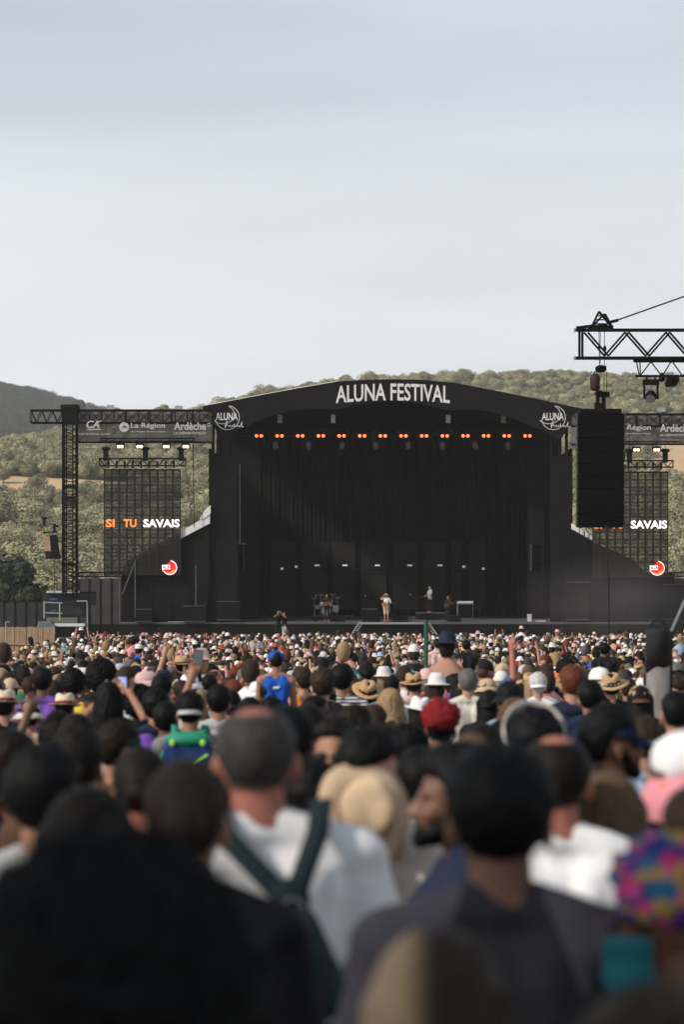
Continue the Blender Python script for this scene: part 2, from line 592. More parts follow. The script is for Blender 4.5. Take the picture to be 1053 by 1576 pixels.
def truss_parts(root, a, b, u, v, w, bays, m, chord=.05, brace=.03, cross=False, each=False):
    base = root.location
    ch, br = truss_mb(a, b, u, v, w, bays, chord, brace, cross)
    for p, q in ch:
        bar_obj('chord', p, q, chord, m, root, base)
    if each:
        for p, q in br:
            bar_obj('brace', p, q, brace, m, root, base)
    else:
        mb = MB()
        for p, q in br:
            mb.bar(p - base, q - base, brace, 4)
        part('bracing_lattice', mb, m, root)

# ------------------------------------------------------------------ main stage
YS = 150.0
K = YS / F
def sx(x): return (x - CX) * K
def sz(y): return H - (y - YH) * K
stage = empty('festival_stage', (sx(604), YS, gz(YS)), 'large black open-air concert stage with arched roof and white lettering', 'stage')
SB = stage.location
def spart(name, mb, m, smooth=False, parent=None, kind=None):
    o = part(name, mb, m, parent or stage, smooth, kind)
    base = SB if parent is None else Vector((0, 0, 0))
    o.location = -base if parent is None else (0, 0, 0)
    return o
# roof
top = [(313, 626), (345, 620), (400, 609.5), (460, 598.5), (519, 588.5), (560, 586), (604, 585), (650, 586), (700, 590.5), (760, 602), (830, 616), (895, 630)]
low = [(875, 660), (861, 678), (845, 668), (813, 655), (790, 646), (770, 639.5), (752, 634.5), (734, 631.5), (712, 631.5), (691, 634), (661, 625.5), (632, 620), (604, 618), (578, 619.5), (558, 622), (519, 632), (495, 630.5), (470, 631), (450, 633.5), (431, 638), (400, 648), (374, 660), (355, 670), (345, 679)]
spart('roof_fascia', MB().prism([(sx(x), sz(y)) for x, y in top + low], YS - .45, YS - .33), M_fascia)
fascia = [c for c in stage.children if c.name.startswith('roof_fascia')][0]
roof_out = [(sx(x), sz(y + 1.5)) for x, y in top]
roof_in = [(sx(x), sz(y + 7)) for x, y in reversed(top)]
spart('roof', MB().prism(roof_out + roof_in, YS - .32, YS + 17), M_fascia)
seam_pts = [P(x, y - .5, YS - .36) for x, y in top]
spart('roof_edge_tube', MB().tube(seam_pts[:5], .10), M_tarp)
spart('roof_edge_tube', MB().tube(seam_pts[8:], .05), M_dark_metal)
def arch(x, y, z):
    t = x / (sx(692) - sx(517)) * 2 - 1
    return (x, y, z - .17 * (t * t - .4))
a_ = P(517, 617.5, YS - .47)
t_ = text_mb('ALUNA FESTIVAL', sx(692) - sx(517), sz(592.5) - sz(619),   .02, .018, fn=arch)
part('lettering', t_, M_white_print, fascia, loc=P(517, 618.5, YS - .47))
def moon_logo(parent, x, y, base):
    """outlined crescent, ALUNA and a handwritten second line"""
    c = P(x, y, YS - .47)
    mb = MB()
    r = .74
    o_ = [(c.x + r * math.cos(t), c.z + r * math.sin(t)) for t in np.linspace(R(75), R(-165), 26)]
    cc = (c.x - .28, c.z + .20)
    i_ = [(cc[0] + .72 * math.cos(t), cc[1] + .58 * math.sin(t)) for t in np.linspace(R(-140), R(60), 20)]
    loop = o_ + i_
    mb.tube([(p, c.y, q) for p, q in loop] + [(loop[0][0], c.y, loop[0][1])], .05, 4)
    part('moon_outline', mb, M_white_print, parent)
    lettering(None, 'ALUNA', x - 18, y - 7.5, x + 16, y + 4, YS - .50, M_white_print, bold=.02).parent = parent
    # handwriting: a continuous looping stroke
    pts_ = []
    sx0, sy0 = x - 4, y + 14
    for px_, py_ in ((0, 0), (2, -7), (4, -9), (3, -4), (1, 2), (1.5, -3), (4, -3.2), (6, 0), (7, -2), (9, -2.5), (8.5, 0), (11, 0), (12.5, -3), (12, .2), (14, -1.5), (15, -5), (15, 0), (17, -1), (18, -2.5), (19, .4), (20.5, -2.4), (22, -2), (22, .4), (24, -.5), (26, -6), (27, -7.5), (26, -2), (26, .5), (29, -.5)):
        pts_.append(P(sx0 + px_, sy0 + py_, YS - .52))
    part('script_lettering', MB().tube(pts_, .045, 4), M_white_print, parent)
for o_x in (350, 852):
    moon_logo(fascia, o_x, 643, SB)
for o in fascia.children:
    pass
# shift fascia children into the fascia's frame (the fascia object sits at -stage base under the stage)
# side towers and drapes
for x0, x1, y0 in ((323, 366, 698), (847, 880, 703)):
    spart('side_drape', MB().prism([(sx(x0), sz(974)), (sx(x1), sz(974)), (sx(x1), sz(y0)), (sx(x0), sz(y0))], YS - .2, YS - .05), M_black_cloth)
    xm = x0 if x0 < 600 else x1
    spart('side_wall', MB().box(((sx(xm)), YS + 8, (sz(974) + sz(690)) / 2), (.15, 15.6, sz(690) - sz(974))), M_black_cloth)
for xx in (328, 340, 356, 850, 862, 872):
    spart('roof_tower', MB().bar(P(xx, 972, YS + .25), P(xx, 655, YS + .25), .22, 6), M_dark_metal)
# back wall of black drapes, each with its folds
for k in range(16):
    x0, x1 = sx(352) + k * (sx(862) - sx(352)) / 16, sx(352) + (k + 1) * (sx(862) - sx(352)) / 16
    vs, fs = [], []
    nseg = 24
    for i in range(nseg + 1):
        t = i / nseg
        x = x0 + (x1 - x0) * t * .995
        yy = YS + 15 + .055 * math.sin(t * 6.28 * 4 + k) + .03 * math.sin(t * 17 + 2 * k)
        vs += [(x, yy, sz(955)), (x, yy, sz(632))]
    fs = [(2 * i, 2 * i + 2, 2 * i + 3, 2 * i + 1) for i in range(nseg)]
    spart('backdrop_curtain', MB().add(vs, fs), M_black_cloth, True)
spart('rear_wall', MB().prism(roof_out + [(sx(905), sz(974)), (sx(303), sz(974))], YS + 16.2, YS + 16.4), M_black_cloth)
spart('skirt_backing', MB().box(((sx(130) + sx(1100)) / 2, YS - .98, .7), (sx(1100) - sx(130), .05, 2.2)), M_black_cloth)
# inner wing legs (drapes hanging a few metres in)
for x0, x1, dy in ((366, 395, 4), (820, 846, 4), (360, 382, 8), (832, 850, 8)):
    spart('wing_curtain', MB().prism([(sx(x0), sz(952)), (sx(x1), sz(952)), (sx(x1), sz(660)), (sx(x0), sz(660))], YS + dy, YS + dy + .08), M_black_cloth)
# grey video columns at the back
M_panel_dark = mat('dark_video_panel', (.0085, .0085, .009), .85, .4, 1)
for x0, x1 in ((408, 448), (460, 500), (512, 547), (560, 600), (613, 652), (666, 700), (712, 728), (741, 766)):
    spart('video_panel', MB().box(((sx(x0) + sx(x1)) / 2, YS + 14.2, (sz(822) + sz(936)) / 2), ((sx(x1) - sx(x0)) * 1.06, .12, sz(822) - sz(936))), M_panel_dark)
# deck (slightly raked) and front skirt
zf, zb = sz(957.5), sz(957.5) + .42
X0, X1 = sx(187), sx(998)
spart('deck', MB().add([(X0, YS - 1, zf), (X1, YS - 1, zf), (X1, YS + 15.5, zb), (X0, YS + 15.5, zb), (X0, YS - 1, zf - .18), (X1, YS - 1, zf - .18), (X1, YS + 15.5, zf - .18), (X0, YS + 15.5, zf - .18)],
      [(0, 1, 2, 3), (7, 6, 5, 4), (4, 5, 1, 0), (5, 6, 2, 1), (6, 7, 3, 2), (7, 4, 0, 3)]), M_deck)
for k in range(20):
    xa, xb = sx(130) + k * (sx(1100) - sx(130)) / 20, sx(130) + (k + 1) * (sx(1100) - sx(130)) / 20 - .03
    spart('skirt_panel', MB().box(((xa + xb) / 2, YS - 1.08, (zf - .19 + gz(YS) - .1) / 2), (xb - xa, .06, zf - .19 - gz(YS) + .1)), M_black_cloth)
spart('deck_edge', MB().box(((X0 + X1) / 2, YS - 1.14, zf - .05), (X1 - X0, .06, .07)), mat('deck_edge_strip', (.09, .09, .095), .5, .2, 2))
# fascia children were placed in world coordinates: the fascia's own frame is the world frame
def deck_z(Y): return zf + (Y - YS + 1) / 16.5 * .42

# thrust platform with angled metal end frames
th = empty('thrust_platform', (sx(605), YS - 2, gz(YS)), 'low silver-edged platform in front of the singer at centre stage', 'platform')
tb = th.location
part('platform_top', MB().box(Vector((sx(605), YS - 2.0, sz(959))) - tb, (sx(658) - sx(552), 1.7, .12)), M_alu, th)
part('platform_front', MB().box(Vector((sx(605), YS - 2.6, sz(968))) - tb, (sx(655) - sx(556), .08, sz(961) - sz(976))), M_black_cloth, th)
for (xa, xb) in ((553, 538), (660, 676)):
    for dy in (-.7, .3):
        mb = MB().bar(P(xa, 958, YS - 2 + dy) - tb, P(xb, 981, YS - 2 + dy) - tb, .12, 4)
        mb.bar(P(xa + (4 if xa < 600 else -4), 961, YS - 2 + dy) - tb, P(xb + (5 if xa < 600 else -5), 981, YS - 2 + dy) - tb, .08, 4)
        for t in (.1, .25, .4, .55, .7, .85):
            mb.bar(P(xa + (xb - xa) * t, 958 + 23 * t, YS - 2 + dy) - tb, P(xa + (xb - xa) * t + (5 if xa < 600 else -5), 960 + 22 * (t - .1), YS - 2 + dy) - tb, .05, 4)
        part('end_frame', mb, M_alu, th)

# front lighting truss with lamps
lt = empty('lighting_truss', P(604, 665, YS + 2), 'long black lighting truss hung under the stage roof arch', 'truss')
truss_parts(lt, P(372, 666, YS + 2), P(832, 666, YS + 2), (0, 1, 0), (0, 0, 1), (.4, .4), 58, M_dark_metal, .07, .035)
for xx in (431, 513, 602, 690, 775):
    h_ = empty('chain_hoist', P(xx, 645, YS + 2), 'dark chain hoist holding the lighting truss, %s' % {431: 'first from the outer end near the crescent logo', 513: 'under the first letters of the sign', 602: 'under the middle of the sign', 690: 'under the last letter of the sign', 775: 'outermost on the speaker array side'}[xx], 'chain hoist', 'hoists of the lighting truss')
    part('motor_body', MB().box((0, 0, 0), (.28, .28, .5)), M_alu if xx != 602 else M_dark_metal, h_)
    part('chain', MB().bar((0, 0, .25), (0, 0, 1.2), .05, 5).bar((0, 0, -.25), (0, 0, -.7), .05, 5), M_dark_metal, h_)
bl_mesh = MB().box((0, .12, 0), (.66, .2, .34)).box((-.36, .12, .05), (.05, .08, .4)).box((.36, .12, .05), (.05, .08, .4)).mesh('housing', M_black_metal)
bulb_mesh = MB().ball((0, 0, 0), (.105, .07, .098), 12, 8).mesh('bulb', M_bulb, True)
ORD = ['first', 'second', 'third', 'fourth', 'fifth', 'sixth', 'seventh', 'eighth', 'ninth', 'tenth', 'eleventh', 'twelfth', 'thirteenth', 'fourteenth']
for k in range(14):
    xx = 398.6 + k * (812 - 398.6) / 13
    b = empty('blinder_light', P(xx, 671, YS + 1.5), 'pair of glowing orange stage lamps, %s in the row from the left' % ORD[k], 'stage light', 'orange lamps along the front truss')
    link('housing', bl_mesh, b)
    for dx in (-.15, .15):
        link('bulb', bulb_mesh, b, (dx, 0, 0))
yoke_mesh = MB().box((0, 0, .42), (.42, .3, .14)).box((-.2, 0, .18), (.05, .12, .42)).box((.2, 0, .18), (.05, .12, .42)).mesh('yoke', M_black_metal)
M_silver_head = mat('grey_lamp_head', (.10, .10, .105), .45, .2, 3, metallic=.3)
head_mesh = MB().lathe([(.08, -.34), (.15, -.3), (.16, 0), (.13, .14), (.05, .2)], 14).mesh('lamp_head', M_silver_head, True)
for k, xx in enumerate((424, 475, 527, 578, 629, 681, 731, 782)):
    b = empty('moving_head_light', P(xx, 683, YS + 2), 'grey moving head lamp hanging below the truss, %s from the left' % ORD[k], 'stage light', 'moving heads under the front truss')
    link('yoke', yoke_mesh, b)
    link('lamp_head', head_mesh, b, (0, 0, -.05), (R(-15), R(random.uniform(-20, 20)), 0))
lamp_mesh = MB().box((0, 0, 0), (.34, .12, .12)).mesh('lamp_face', M_white_lamp)
case_mesh = MB().box((0, .14, 0), (.42, .15, .3)).mesh('lamp_case', M_black_metal)
for k, xx in enumerate((434, 456, 488, 531, 581, 631, 677, 714, 744)):
    b = empty('floor_wash_light', P(xx, 870 + (k == 0) * 5 + (k in (1, 7)) * 2 + (k == 8) * 5, YS + 13.9), 'small white lamp glowing on the back wall, %s from the left' % ORD[k], 'stage light', 'white lamps across the back wall')
    link('lamp_face', lamp_mesh, b, (0, -.02, 0), (0, 0, 0), (1 if 2 <= k <= 6 else .55, 1, 1 if 2 <= k <= 6 else 1.3))
    link('lamp_case', case_mesh, b)
bar_t = empty('rear_truss', P(590, 877, YS + 13.9), 'thin black pipe carrying white lamps across the back wall', 'pipe')
part('pipe', MB().bar(P(420, 876, YS + 13.95) - bar_t.location, P(765, 878, YS + 13.95) - bar_t.location, .08), M_dark_metal, bar_t)

# stage wings
def wing(pts, strip, label, xs, base):
    w = empty('stage_wing', P(*base, YS - .72), label, 'stage wing')
    b = w.location
    part('wing_wall', MB().prism([(sx(x) - b.x, sz(y) - b.z) for x, y in pts], .3, .45), M_black_cloth, w)
    part('wing_roof', MB().prism([(sx(x) - b.x, sz(y) - b.z) for x, y in strip], .05, 9), M_tarp, w)
    for (x, y0, y1, t) in xs:
        part('scaffold_tube', MB().bar((sx(x) - b.x, t, sz(y0) - b.z), (sx(x) - b.x, t, sz(y1) - b.z), .07), M_alu_dull if t < 0 else M_dark_metal, w)
    return w
wl_ = wing([(323, 972), (323, 803), (280, 827), (210, 861), (197, 871), (188, 886), (187, 972)],
           [(324, 806), (280, 829), (210, 862.5), (198, 871), (189, 884), (187, 883), (194, 869), (209, 857), (279, 819), (311, 800), (324, 789)],
           'black wing house left of the stage under a pale sloping tarp', [(186, 972, 884, -.1), (210, 950, 862, -.12), (232, 950, 875, .2), (262, 952, 880, .2), (290, 955, 872, .2), (303, 955, 870, -.12)], (255, 972))
wb = wl_.location
part('roof_flap', MB().prism([(sx(x) - wb.x, sz(y) - wb.z) for x, y in ((325, 778), (316, 786), (308, 800), (314, 799.5), (325, 791))], .0, 2), M_tarp, wl_)
part('diagonal_tube', MB().bar(P(188, 915, YS - .85) - wb, P(207, 868, YS - .85) - wb, .07), M_alu_dull, wl_)
part('wall_rail', MB().bar(P(268, 905, YS - .85) - wb, P(312, 908, YS - .85) - wb, .06), M_dark_metal, wl_)
part('wall_rail', MB().bar(P(258, 957, YS - .85) - wb, P(315, 957, YS - .85) - wb, .06), M_alu, wl_)
wr_ = wing([(880, 972), (880, 816), (912, 835), (945, 848), (975, 864), (990, 880), (997, 900), (998, 972)],
           [(879, 806), (912, 827), (912, 833), (879, 815)],
           'black wing house right of the stage behind the delay speaker', [(890, 812, 824, -.1), (898, 818, 828, -.1), (905, 822, 832, -.1), (906, 955, 905, .2), (935, 950, 900, .2), (960, 950, 905, .2)], (940, 972))
# black gear cases and stands in the dark wings
case_m = MB().box((0, 0, .5), (1, 1, 1)).mesh('case_body', M_black_metal)
rail_m = MB().box((0, -.53, 0), (1.02, .05, .04)).mesh('case_edge', M_alu_dull)
for k, (x, yb, w_, h_, where) in enumerate(((222, 957, 1.0, .8, 'beside the leaning scaffold tubes'), (300, 957, 1.4, 1.0, 'under the wall rail by the stage edge'), (352, 955, 1.4, 1.2, 'below the hung side speaker'), (888, 955, 1.4, 2.4, 'tall beside the stage edge'), (1010, 955, 2.2, 3.0, 'behind the grey post'), (1040, 955, 1.6, 2.3, 'beside the white guy rod'))):
    b = empty('gear_case', P(x, yb, YS - .95 if x < 340 else YS + 2 if x > 1000 else YS - .8), 'black wheeled gear case in the dark wing, ' + where, 'gear case')
    link('case_body', case_m, b, (0, 0, 0), (0, 0, 0), (w_, .8, h_))
    [link('case_edge', rail_m, b, (0, 0, q_ * h_), (0, 0, 0), (w_, .8, 1)) for q_ in (.03, .98)]

# side fill line arrays hung inside the stage
def line_array(loc, n, w, h_, dp, curve, label, m_side, cat='line array speaker', yaw=0.0, tilt0=0.0):
    r_ = empty('line_array_speaker', loc, label, cat, None, yaw)
    cab = MB().prism([(-w / 2, -h_ * .485), (w / 2, -h_ * .485), (w / 2, h_ * .485), (-w / 2, h_ * .485)], 0, dp).mesh('cabinet', m_side)
    gril = MB().prism([(-w * .485, -h_ * .43), (w * .485, -h_ * .43), (w * .485, h_ * .43), (-w * .485, h_ * .43)], -.02, -.004)
    gril = gril.mesh('grille', M_grille)
    rig = MB().box((-w / 2 - .02, .08, 0), (.035, .06, h_ * .7)).box((w / 2 + .02, .08, 0), (.035, .06, h_ * .7)).box((-w / 2 - .02, .08, h_ * .42), (.06, .1, h_ * .16)).box((w / 2 + .02, .08, h_ * .42), (.06, .1, h_ * .16)).mesh('rigging_bracket', M_alu_dull)
    y = 0
    z = 0
    for k in range(n):
        t = tilt0 + curve * (k / max(1, n - 1)) ** 2
        c = link('cabinet', cab, r_, (0, y, z - h_ / 2), (t, 0, 0))
        link('grille', gril, c)
        link('rigging_bracket', rig, c)
        z -= h_ * math.cos(t)
        y += h_ * math.sin(t)
    return r_
sf = line_array(P(367, 838, YS + 1.5), 5, .62, .34, .5, R(10), 'small speaker array hung at the left edge of the stage opening', M_black_metal, yaw=R(-25))
part('fly_frame', MB().bar((0, .2, 0), (0, .2, 5), .05).box((0, .2, .06), (.6, .5, .08)), M_alu, sf)
line_array(P(826, 838, YS + 1.5), 5, .62, .34, .5, R(10), 'small speaker array hung at the right edge of the stage opening', M_black_metal, yaw=R(25))

# ------------------------------------------------------------------ side gantries with screens and sponsor banners
def banner_mat():
    m = bpy.data.materials.new('grey_mesh_banner')
    m.use_nodes = True
    nt = m.node_tree
    b = nt.nodes['Principled BSDF']
    b.inputs['Base Color'].default_value = (.16, .156, .158, 1)
    b.inputs['Roughness'].default_value = .9
    tr = nt.nodes.new('ShaderNodeBsdfTransparent')
    mx = nt.nodes.new('ShaderNodeMixShader')
    n = nt.nodes.new('ShaderNodeTexNoise')
    n.inputs['Scale'].default_value = .5
    mr = nt.nodes.new('ShaderNodeMapRange')
    mr.inputs['To Min'].default_value, mr.inputs['To Max'].default_value = .72, .95
    t = nt.nodes.new('ShaderNodeTexCoord')
    nt.links.new(t.outputs['Object'], n.inputs['Vector'])
    nt.links.new(n.outputs['Fac'], mr.inputs['Value'])
    nt.links.new(mr.outputs['Result'], mx.inputs['Fac'])
    nt.links.new(tr.outputs[0], mx.inputs[1])
    nt.links.new(b.outputs[0], mx.inputs[2])
    nt.links.new(mx.outputs[0], nt.nodes['Material Output'].inputs['Surface'])
    return m
M_banner = banner_mat()
YG = 149.0
def gantry(x_tower, x_out, x_in, label, ytop=632, ybot=651):
    g = empty('truss_gantry', P(x_tower, 972, YG), label, 'truss gantry')
    b = g.location
    truss_parts(g, P(x_tower, 920, YG), P(x_tower, 652, YG), (1, 0, 0), (0, 1, 0), (.82, .82), 27, M_dark_metal, .11, .05, True)
    mb = MB()
    for dx in (-.2, .2):
        mb.bar(P(x_tower, 920, YG) - b + Vector((dx, -.35, 0)), P(x_tower, 652, YG) - b + Vector((dx, -.35, 0)), .08, 6)
    part('inner_ladder', mb, M_dark_metal, g)
    part('tower_head', MB().box(P(x_tower, 638.5, YG) - b, (.95, .95, (655 - 626) * K)).box(P(x_tower, 627, YG) - b, (1.08, 1.08, .25)), M_black_metal, g)
    for yy in (748, 868, 766):
        part('tower_collar', MB().box(P(x_tower, yy, YG) - b, (.92, .92, .14)), M_black_metal, g)
    zc = (ytop + ybot) / 2
    truss_parts(g, P(x_out, zc, YG), P(x_tower - 11 if x_out < x_tower else x_tower + 11, zc, YG), (0, 1, 0), (0, 0, 1), (.6, (ybot - ytop) * K), 6, M_dark_metal, .10, .06)
    xi = x_tower + 11 if x_in > x_tower else x_tower - 11
    truss_parts(g, P(xi, zc, YG), P(x_in, zc, YG), (0, 1, 0), (0, 0, 1), (.6, (ybot - ytop) * K), 11, M_dark_metal, .10, .05, True)
    for t in (.18, .36, .53, .7, .86):
        x = xi + (x_in - xi) * t
        part('splice_plate', MB().box(P(x, zc, YG - .33) - b, (.12, .06, (ybot - ytop) * K)), M_black_metal, g)
    # lower rear rail between tower and screen
    for yy in (881, 887):
        part('lower_rail', MB().bar(P(x_tower, yy, YG) - b, P(x_in if x_tower < 500 else 1029, yy, YG) - b if x_tower > 500 else P(188, yy, YG) - b, .09), M_dark_metal, g)
    mb = MB()
    xa, xb = (x_tower + 11, 188) if x_tower < 500 else (1029, x_tower - 11)
    for i in range(12):
        t0, t1 = xa + (xb - xa) * i / 12, xa + (xb - xa) * (i + 1) / 12
        mb.bar(P(t0, 887 if i % 2 else 881, YG) - b, P(t1, 881 if i % 2 else 887, YG) - b, .05, 4)
    part('bracing_lattice', mb, M_dark_metal, g)
    return g
g1 = gantry(108, 48, 326, 'black lattice tower and boom left of the stage carrying a banner')
g2 = gantry(1104, 1164, 880, 'black lattice boom right of the stage behind the delay speaker', 638, 656)
def flood(px, py, label):
    b = empty('flood_light', P(px, py, YG), label, 'flood light', 'flood lights on top of the side booms')
    part('lamp_box', MB().box((0, 0, 0), (.46, .2, .26)), M_alu, b)
    part('bracket', MB().box((-.2, .1, -.2), (.04, .06, .3)).box((.2, .1, -.2), (.04, .06, .3)), M_dark_metal, b)
flood(170, 627, 'square flood light on the left boom above the round logo')
flood(275, 628, 'square flood light on the left boom near the stage roof')
flood(912, 632, 'square flood light beside the chain hoist above the speaker array')
flood(1018, 631, 'square flood light on the right boom under the moving head')
def banner(x0, x1, y0, y1, dx, label, left):
    bn = empty('sponsor_banner', P((x0 + x1) / 2, y1, YG + .5), label, 'banner')
    b = bn.location
    vs, fs = [], []
    n = 40
    for i in range(n + 1):
        x = x0 + (x1 - x0) * i / n
        for y in (y1, y0):
            vs.append(P(x, y, YG + .5 + .04 * math.sin(i * 1.3)) - b)
    fs = [(2 * i, 2 * i + 2, 2 * i + 3, 2 * i + 1) for i in range(n)]
    part('banner_cloth', MB().add(vs, fs), M_banner, bn, True)
    part('hem_pipe', MB().bar(P(x0, y1, YG + .45) - b, P(x1, y1, YG + .45) - b, .11), M_dark_metal, bn)
    Yt = YG - .36
    dy = y1 - 681
    T = lambda s, xa, ya, xb, yb, m=M_grey_print, **k: lettering(bn, s, xa + dx, ya + dy, xb + dx, yb + dy, Yt, m, **k)
    if left:
        T('CA', 133, 647.5, 153, 659, shear=.25, bold=.02)
        part('logo_swoosh', MB().bar(P(149 + dx, 651, Yt) - b, P(157 + dx, 647.5, Yt) - b, .07, 4).bar(P(134, 661, Yt) - b, P(155, 661, Yt) - b, .07, 4), M_grey_print, bn)
        T('SUD RHÔNE ALPES', 120, 666, 169, 669.5, M_grey_print)
    T('La Région', 201.5, 651, 254, 661, bold=.012)
    c = P(191 + dx, 657.5 + dy, Yt)
    part('round_emblem', MB().lathe([(.30, 0), (.30, .03)], 24).__class__().prism([(.30 * math.cos(t) + c.x - b.x, .30 * math.sin(t) + c.z - b.z) for t in np.linspace(0, 6.283, 25)[:-1]], c.y - b.y, c.y - b.y + .03), M_grey_print, bn)
    part('emblem_peak', MB().prism([(c.x - b.x + u * .2, c.z - b.z + v * .2) for u, v in ((-.9, -.5), (0, .6), (.3, .2), (.6, .5), (.95, -.5), (.5, -.1), (.1, -.3), (-.2, 0))], c.y - b.y - .02, c.y - b.y - .005), M_banner_solid, bn)
    T('Auvergne-Rhône-Alpes', 202, 663, 254, 666)
    T('Ardèche', 268, 650, 317, 662, bold=.02)
    T('LE DÉPARTEMENT', 268, 664, 318, 668.5, bold=.008)
    part('emblem_mark', MB().bar(P(319 + dx, 653 + dy, Yt) - b, P(324 + dx, 651 + dy, Yt) - b, .06, 4).bar(P(319 + dx, 656.5 + dy, Yt) - b, P(324 + dx, 655 + dy, Yt) - b, .06, 4), M_grey_print, bn)
    return bn
M_banner_solid = mat('grey_banner_print', (.10, .10, .102), .9, .1, 2)
banner(119, 327, 633, 681, 0, 'grey mesh sponsor banner with white logos on the left boom', True)
banner(879, 1093, 639, 684, 748, 'grey mesh sponsor banner half hidden behind the delay speaker', False)

led_mb = MB()
for a in (-.5, .5):
    led_mb.box((a * .93, 0, 0), (.10, .3, 1.0))
    led_mb.box((0, 0, a * .93), (.86, .3, .10))
for i in range(6):
    led_mb.box((-.37 + i * .148, 0, 0), (.10, .1, .9))
led_mb.box((0, .07, 0), (.86, .04, .06))
LED = led_mb.mesh('led_panel', M_led_frame)
def screen(x0, y0, x1, y1, cols, rows, label, xt0):
    YL = YG + .2
    s = empty('led_screen', P((x0 + x1) / 2, y1, YL), label, 'led screen')
    b = s.location
    w, h_ = (x1 - x0) / cols, (y1 - y0) / rows
    for i in range(cols):
        for j in range(rows):
            c = P(x0 + (i + .5) * w, y0 + (j + .5) * h_, YL) - b
            link('led_panel', LED, s, c, (0, 0, 0), (w * YL / F, .25, h_ * YL / F))
    part('top_bar', MB().box(P((x0 + x1) / 2, y0 - .6, YL) - b, ((x1 - x0) * YL / F, .14, .06)), M_black_metal, s)
    d = xt0
    for txt, a, c, m in (('SI', 163, 176.5, M_orange_led), ('TU', 190, 210, M_orange_led), ('SAVAIS', 220.5, 276.5, M_white_led)):
        o = lettering(s, txt, a + d, 799 + (d > 0) * 2, c + d, 811.5 + (d > 0) * 2, YL - .06, m, bold=.03)
    # crescent logo
    c = P(261.5 + d, 873.5 + (d > 0) * 1, YL - .08) - b
    def cres(r, off, ri):
        o_ = [(c.x + r * math.cos(t), c.z + r * math.sin(t)) for t in np.linspace(R(88), R(-178), 22)]
        i_ = [(c.x - off + ri * math.cos(t), c.z + off * .55 + ri * math.sin(t)) for t in np.linspace(R(-140), R(62), 18)]
        return o_ + i_
    part('logo_outline', MB().prism(cres(.45, .16, .40), c.y, c.y + .02), M_white_led, s)
    part('logo_moon', MB().prism(cres(.40, .14, .385), c.y - .03, c.y - .012), M_red_logo, s)
    part('logo_lower_moon', MB().prism([(c.x + .39 * math.cos(t), c.z + .39 * math.sin(t)) for t in np.linspace(R(-25), R(-150), 12)] + [(c.x - .14 + .385 * math.cos(t), c.z + .077 + .385 * math.sin(t)) for t in np.linspace(R(-120), R(-30), 10)], c.y - .05, c.y - .035), M_orange_led, s)
    part('logo_plate', MB().box((c.x - .22, c.y - .06, c.z + .03), (.5, .02, .27)), M_white_led, s)
    t_ = text_mb('ALUNA', .62, .21, .01, .03)
    part('logo_lettering', t_, M_banner_solid, s, loc=(c.x - .44, c.y - .085, c.z - .07))
    return s
screen(160, 723.5, 278, 885, 10, 14, 'see-through lyric screen left of the stage showing words and crescent', 0)
screen(912, 727, 1028.5, 888, 10, 14, 'see-through lyric screen partly hidden behind the delay speaker', 750.5)
hoist_body = MB().box((0, 0, 0), (.3, .25, .55)).box((0, 0, .34), (.16, .18, .16)).mesh('motor_body', M_black_metal)
hoist_grip = MB().ball((0, 0, .45), (.3, .18, .15), 10, 6).mesh('chain_bag', M_black_metal, True)
def screen_rig(x0, x1, y0, y1, hoists, lamps, label, ydark, which):
    t = empty('screen_truss', P((x0 + x1) / 2, (y0 + y1) / 2, YG + .2), label, 'truss')
    truss_parts(t, P(x0, (y0 + y1) / 2, YG + .2), P(x1, (y0 + y1) / 2, YG + .2), (0, 1, 0), (0, 0, 1), (.4, (y1 - y0) * K), 16, M_dark_metal, .07, .045)
    mb = MB()
    for i in range(9):
        x = x0 + 14 + (x1 - x0 - 20) * i / 9
        mb.box(P(x, y1 - 2, YG - .05) - t.location, (.12, .1, .42))
    part('screen_clamp', mb, M_black_metal, t, kind='stuff')
    for i, x in enumerate(hoists):
        h_ = empty('chain_hoist', P(x, y0 - 5, YG + .2), 'black chain hoist on the %s screen truss, %s' % (which, ('at its outer end', 'at its middle', 'at its inner end')[i]), 'chain hoist', 'hoists above the lyric screens')
        link('motor_body', hoist_body, h_, (0, 0, 0), (0, 0, 0), (1, 1, 1.2))
        link('chain_bag', hoist_grip, h_, (0, 0, .0), (0, 0, 0), (.95, 1, .9))
        part('chain', MB().bar((0, 0, .5), (0, 0, 2.6), .035, 4), M_dark_metal, h_)
    lb = empty('lamp_truss', P((x0 + x1) / 2, ydark, YG - .2), 'dark lamp bar under the %s sponsor banner' % which, 'truss')
    truss_parts(lb, P(x0 + 2, ydark, YG - .2), P(x1 + 14, ydark, YG - .2), (0, 1, 0), (0, 0, 1), (.3, .18), 24, M_dark_metal, .06, .03)
    for i, x in enumerate(lamps):
        b = empty('blinder_light', P(x, ydark + 10.5, YG - .2), 'pair of pale warm lamps under the %s banner, %s from the tower side' % (which, ORD[i]), 'stage light', 'warm lamps under the sponsor banners')
        link('housing', bl_mesh, b, (0, 0, .05), (0, 0, 0), (.66, .8, .9))
        for dx in (-.1, .1):
            link('bulb', pale_bulb, b, (dx, 0, 0))
pale_bulb = MB().ball((0, 0, 0), (.105, .06, .10), 12, 8).mesh('bulb', M_warm_bulb, True)
screen_rig(153, 286, 706, 717, (163, 224, 279), (185, 215, 256, 286), 'black screen truss above the left lyric screen', 677, 'left')
screen_rig(904, 1036, 709, 719, (969, 1024), (980, 1011), 'black screen truss above the right lyric screen', 682, 'right')
cb = empty('drop_cable', P(296, 720, YG), 'pair of thin dark cables hanging beside the left lyric screen', 'cable')
part('cable', MB().bar(P(297, 680, YG) - cb.location, P(299, 812, YG) - cb.location, .05), M_rubber, cb)
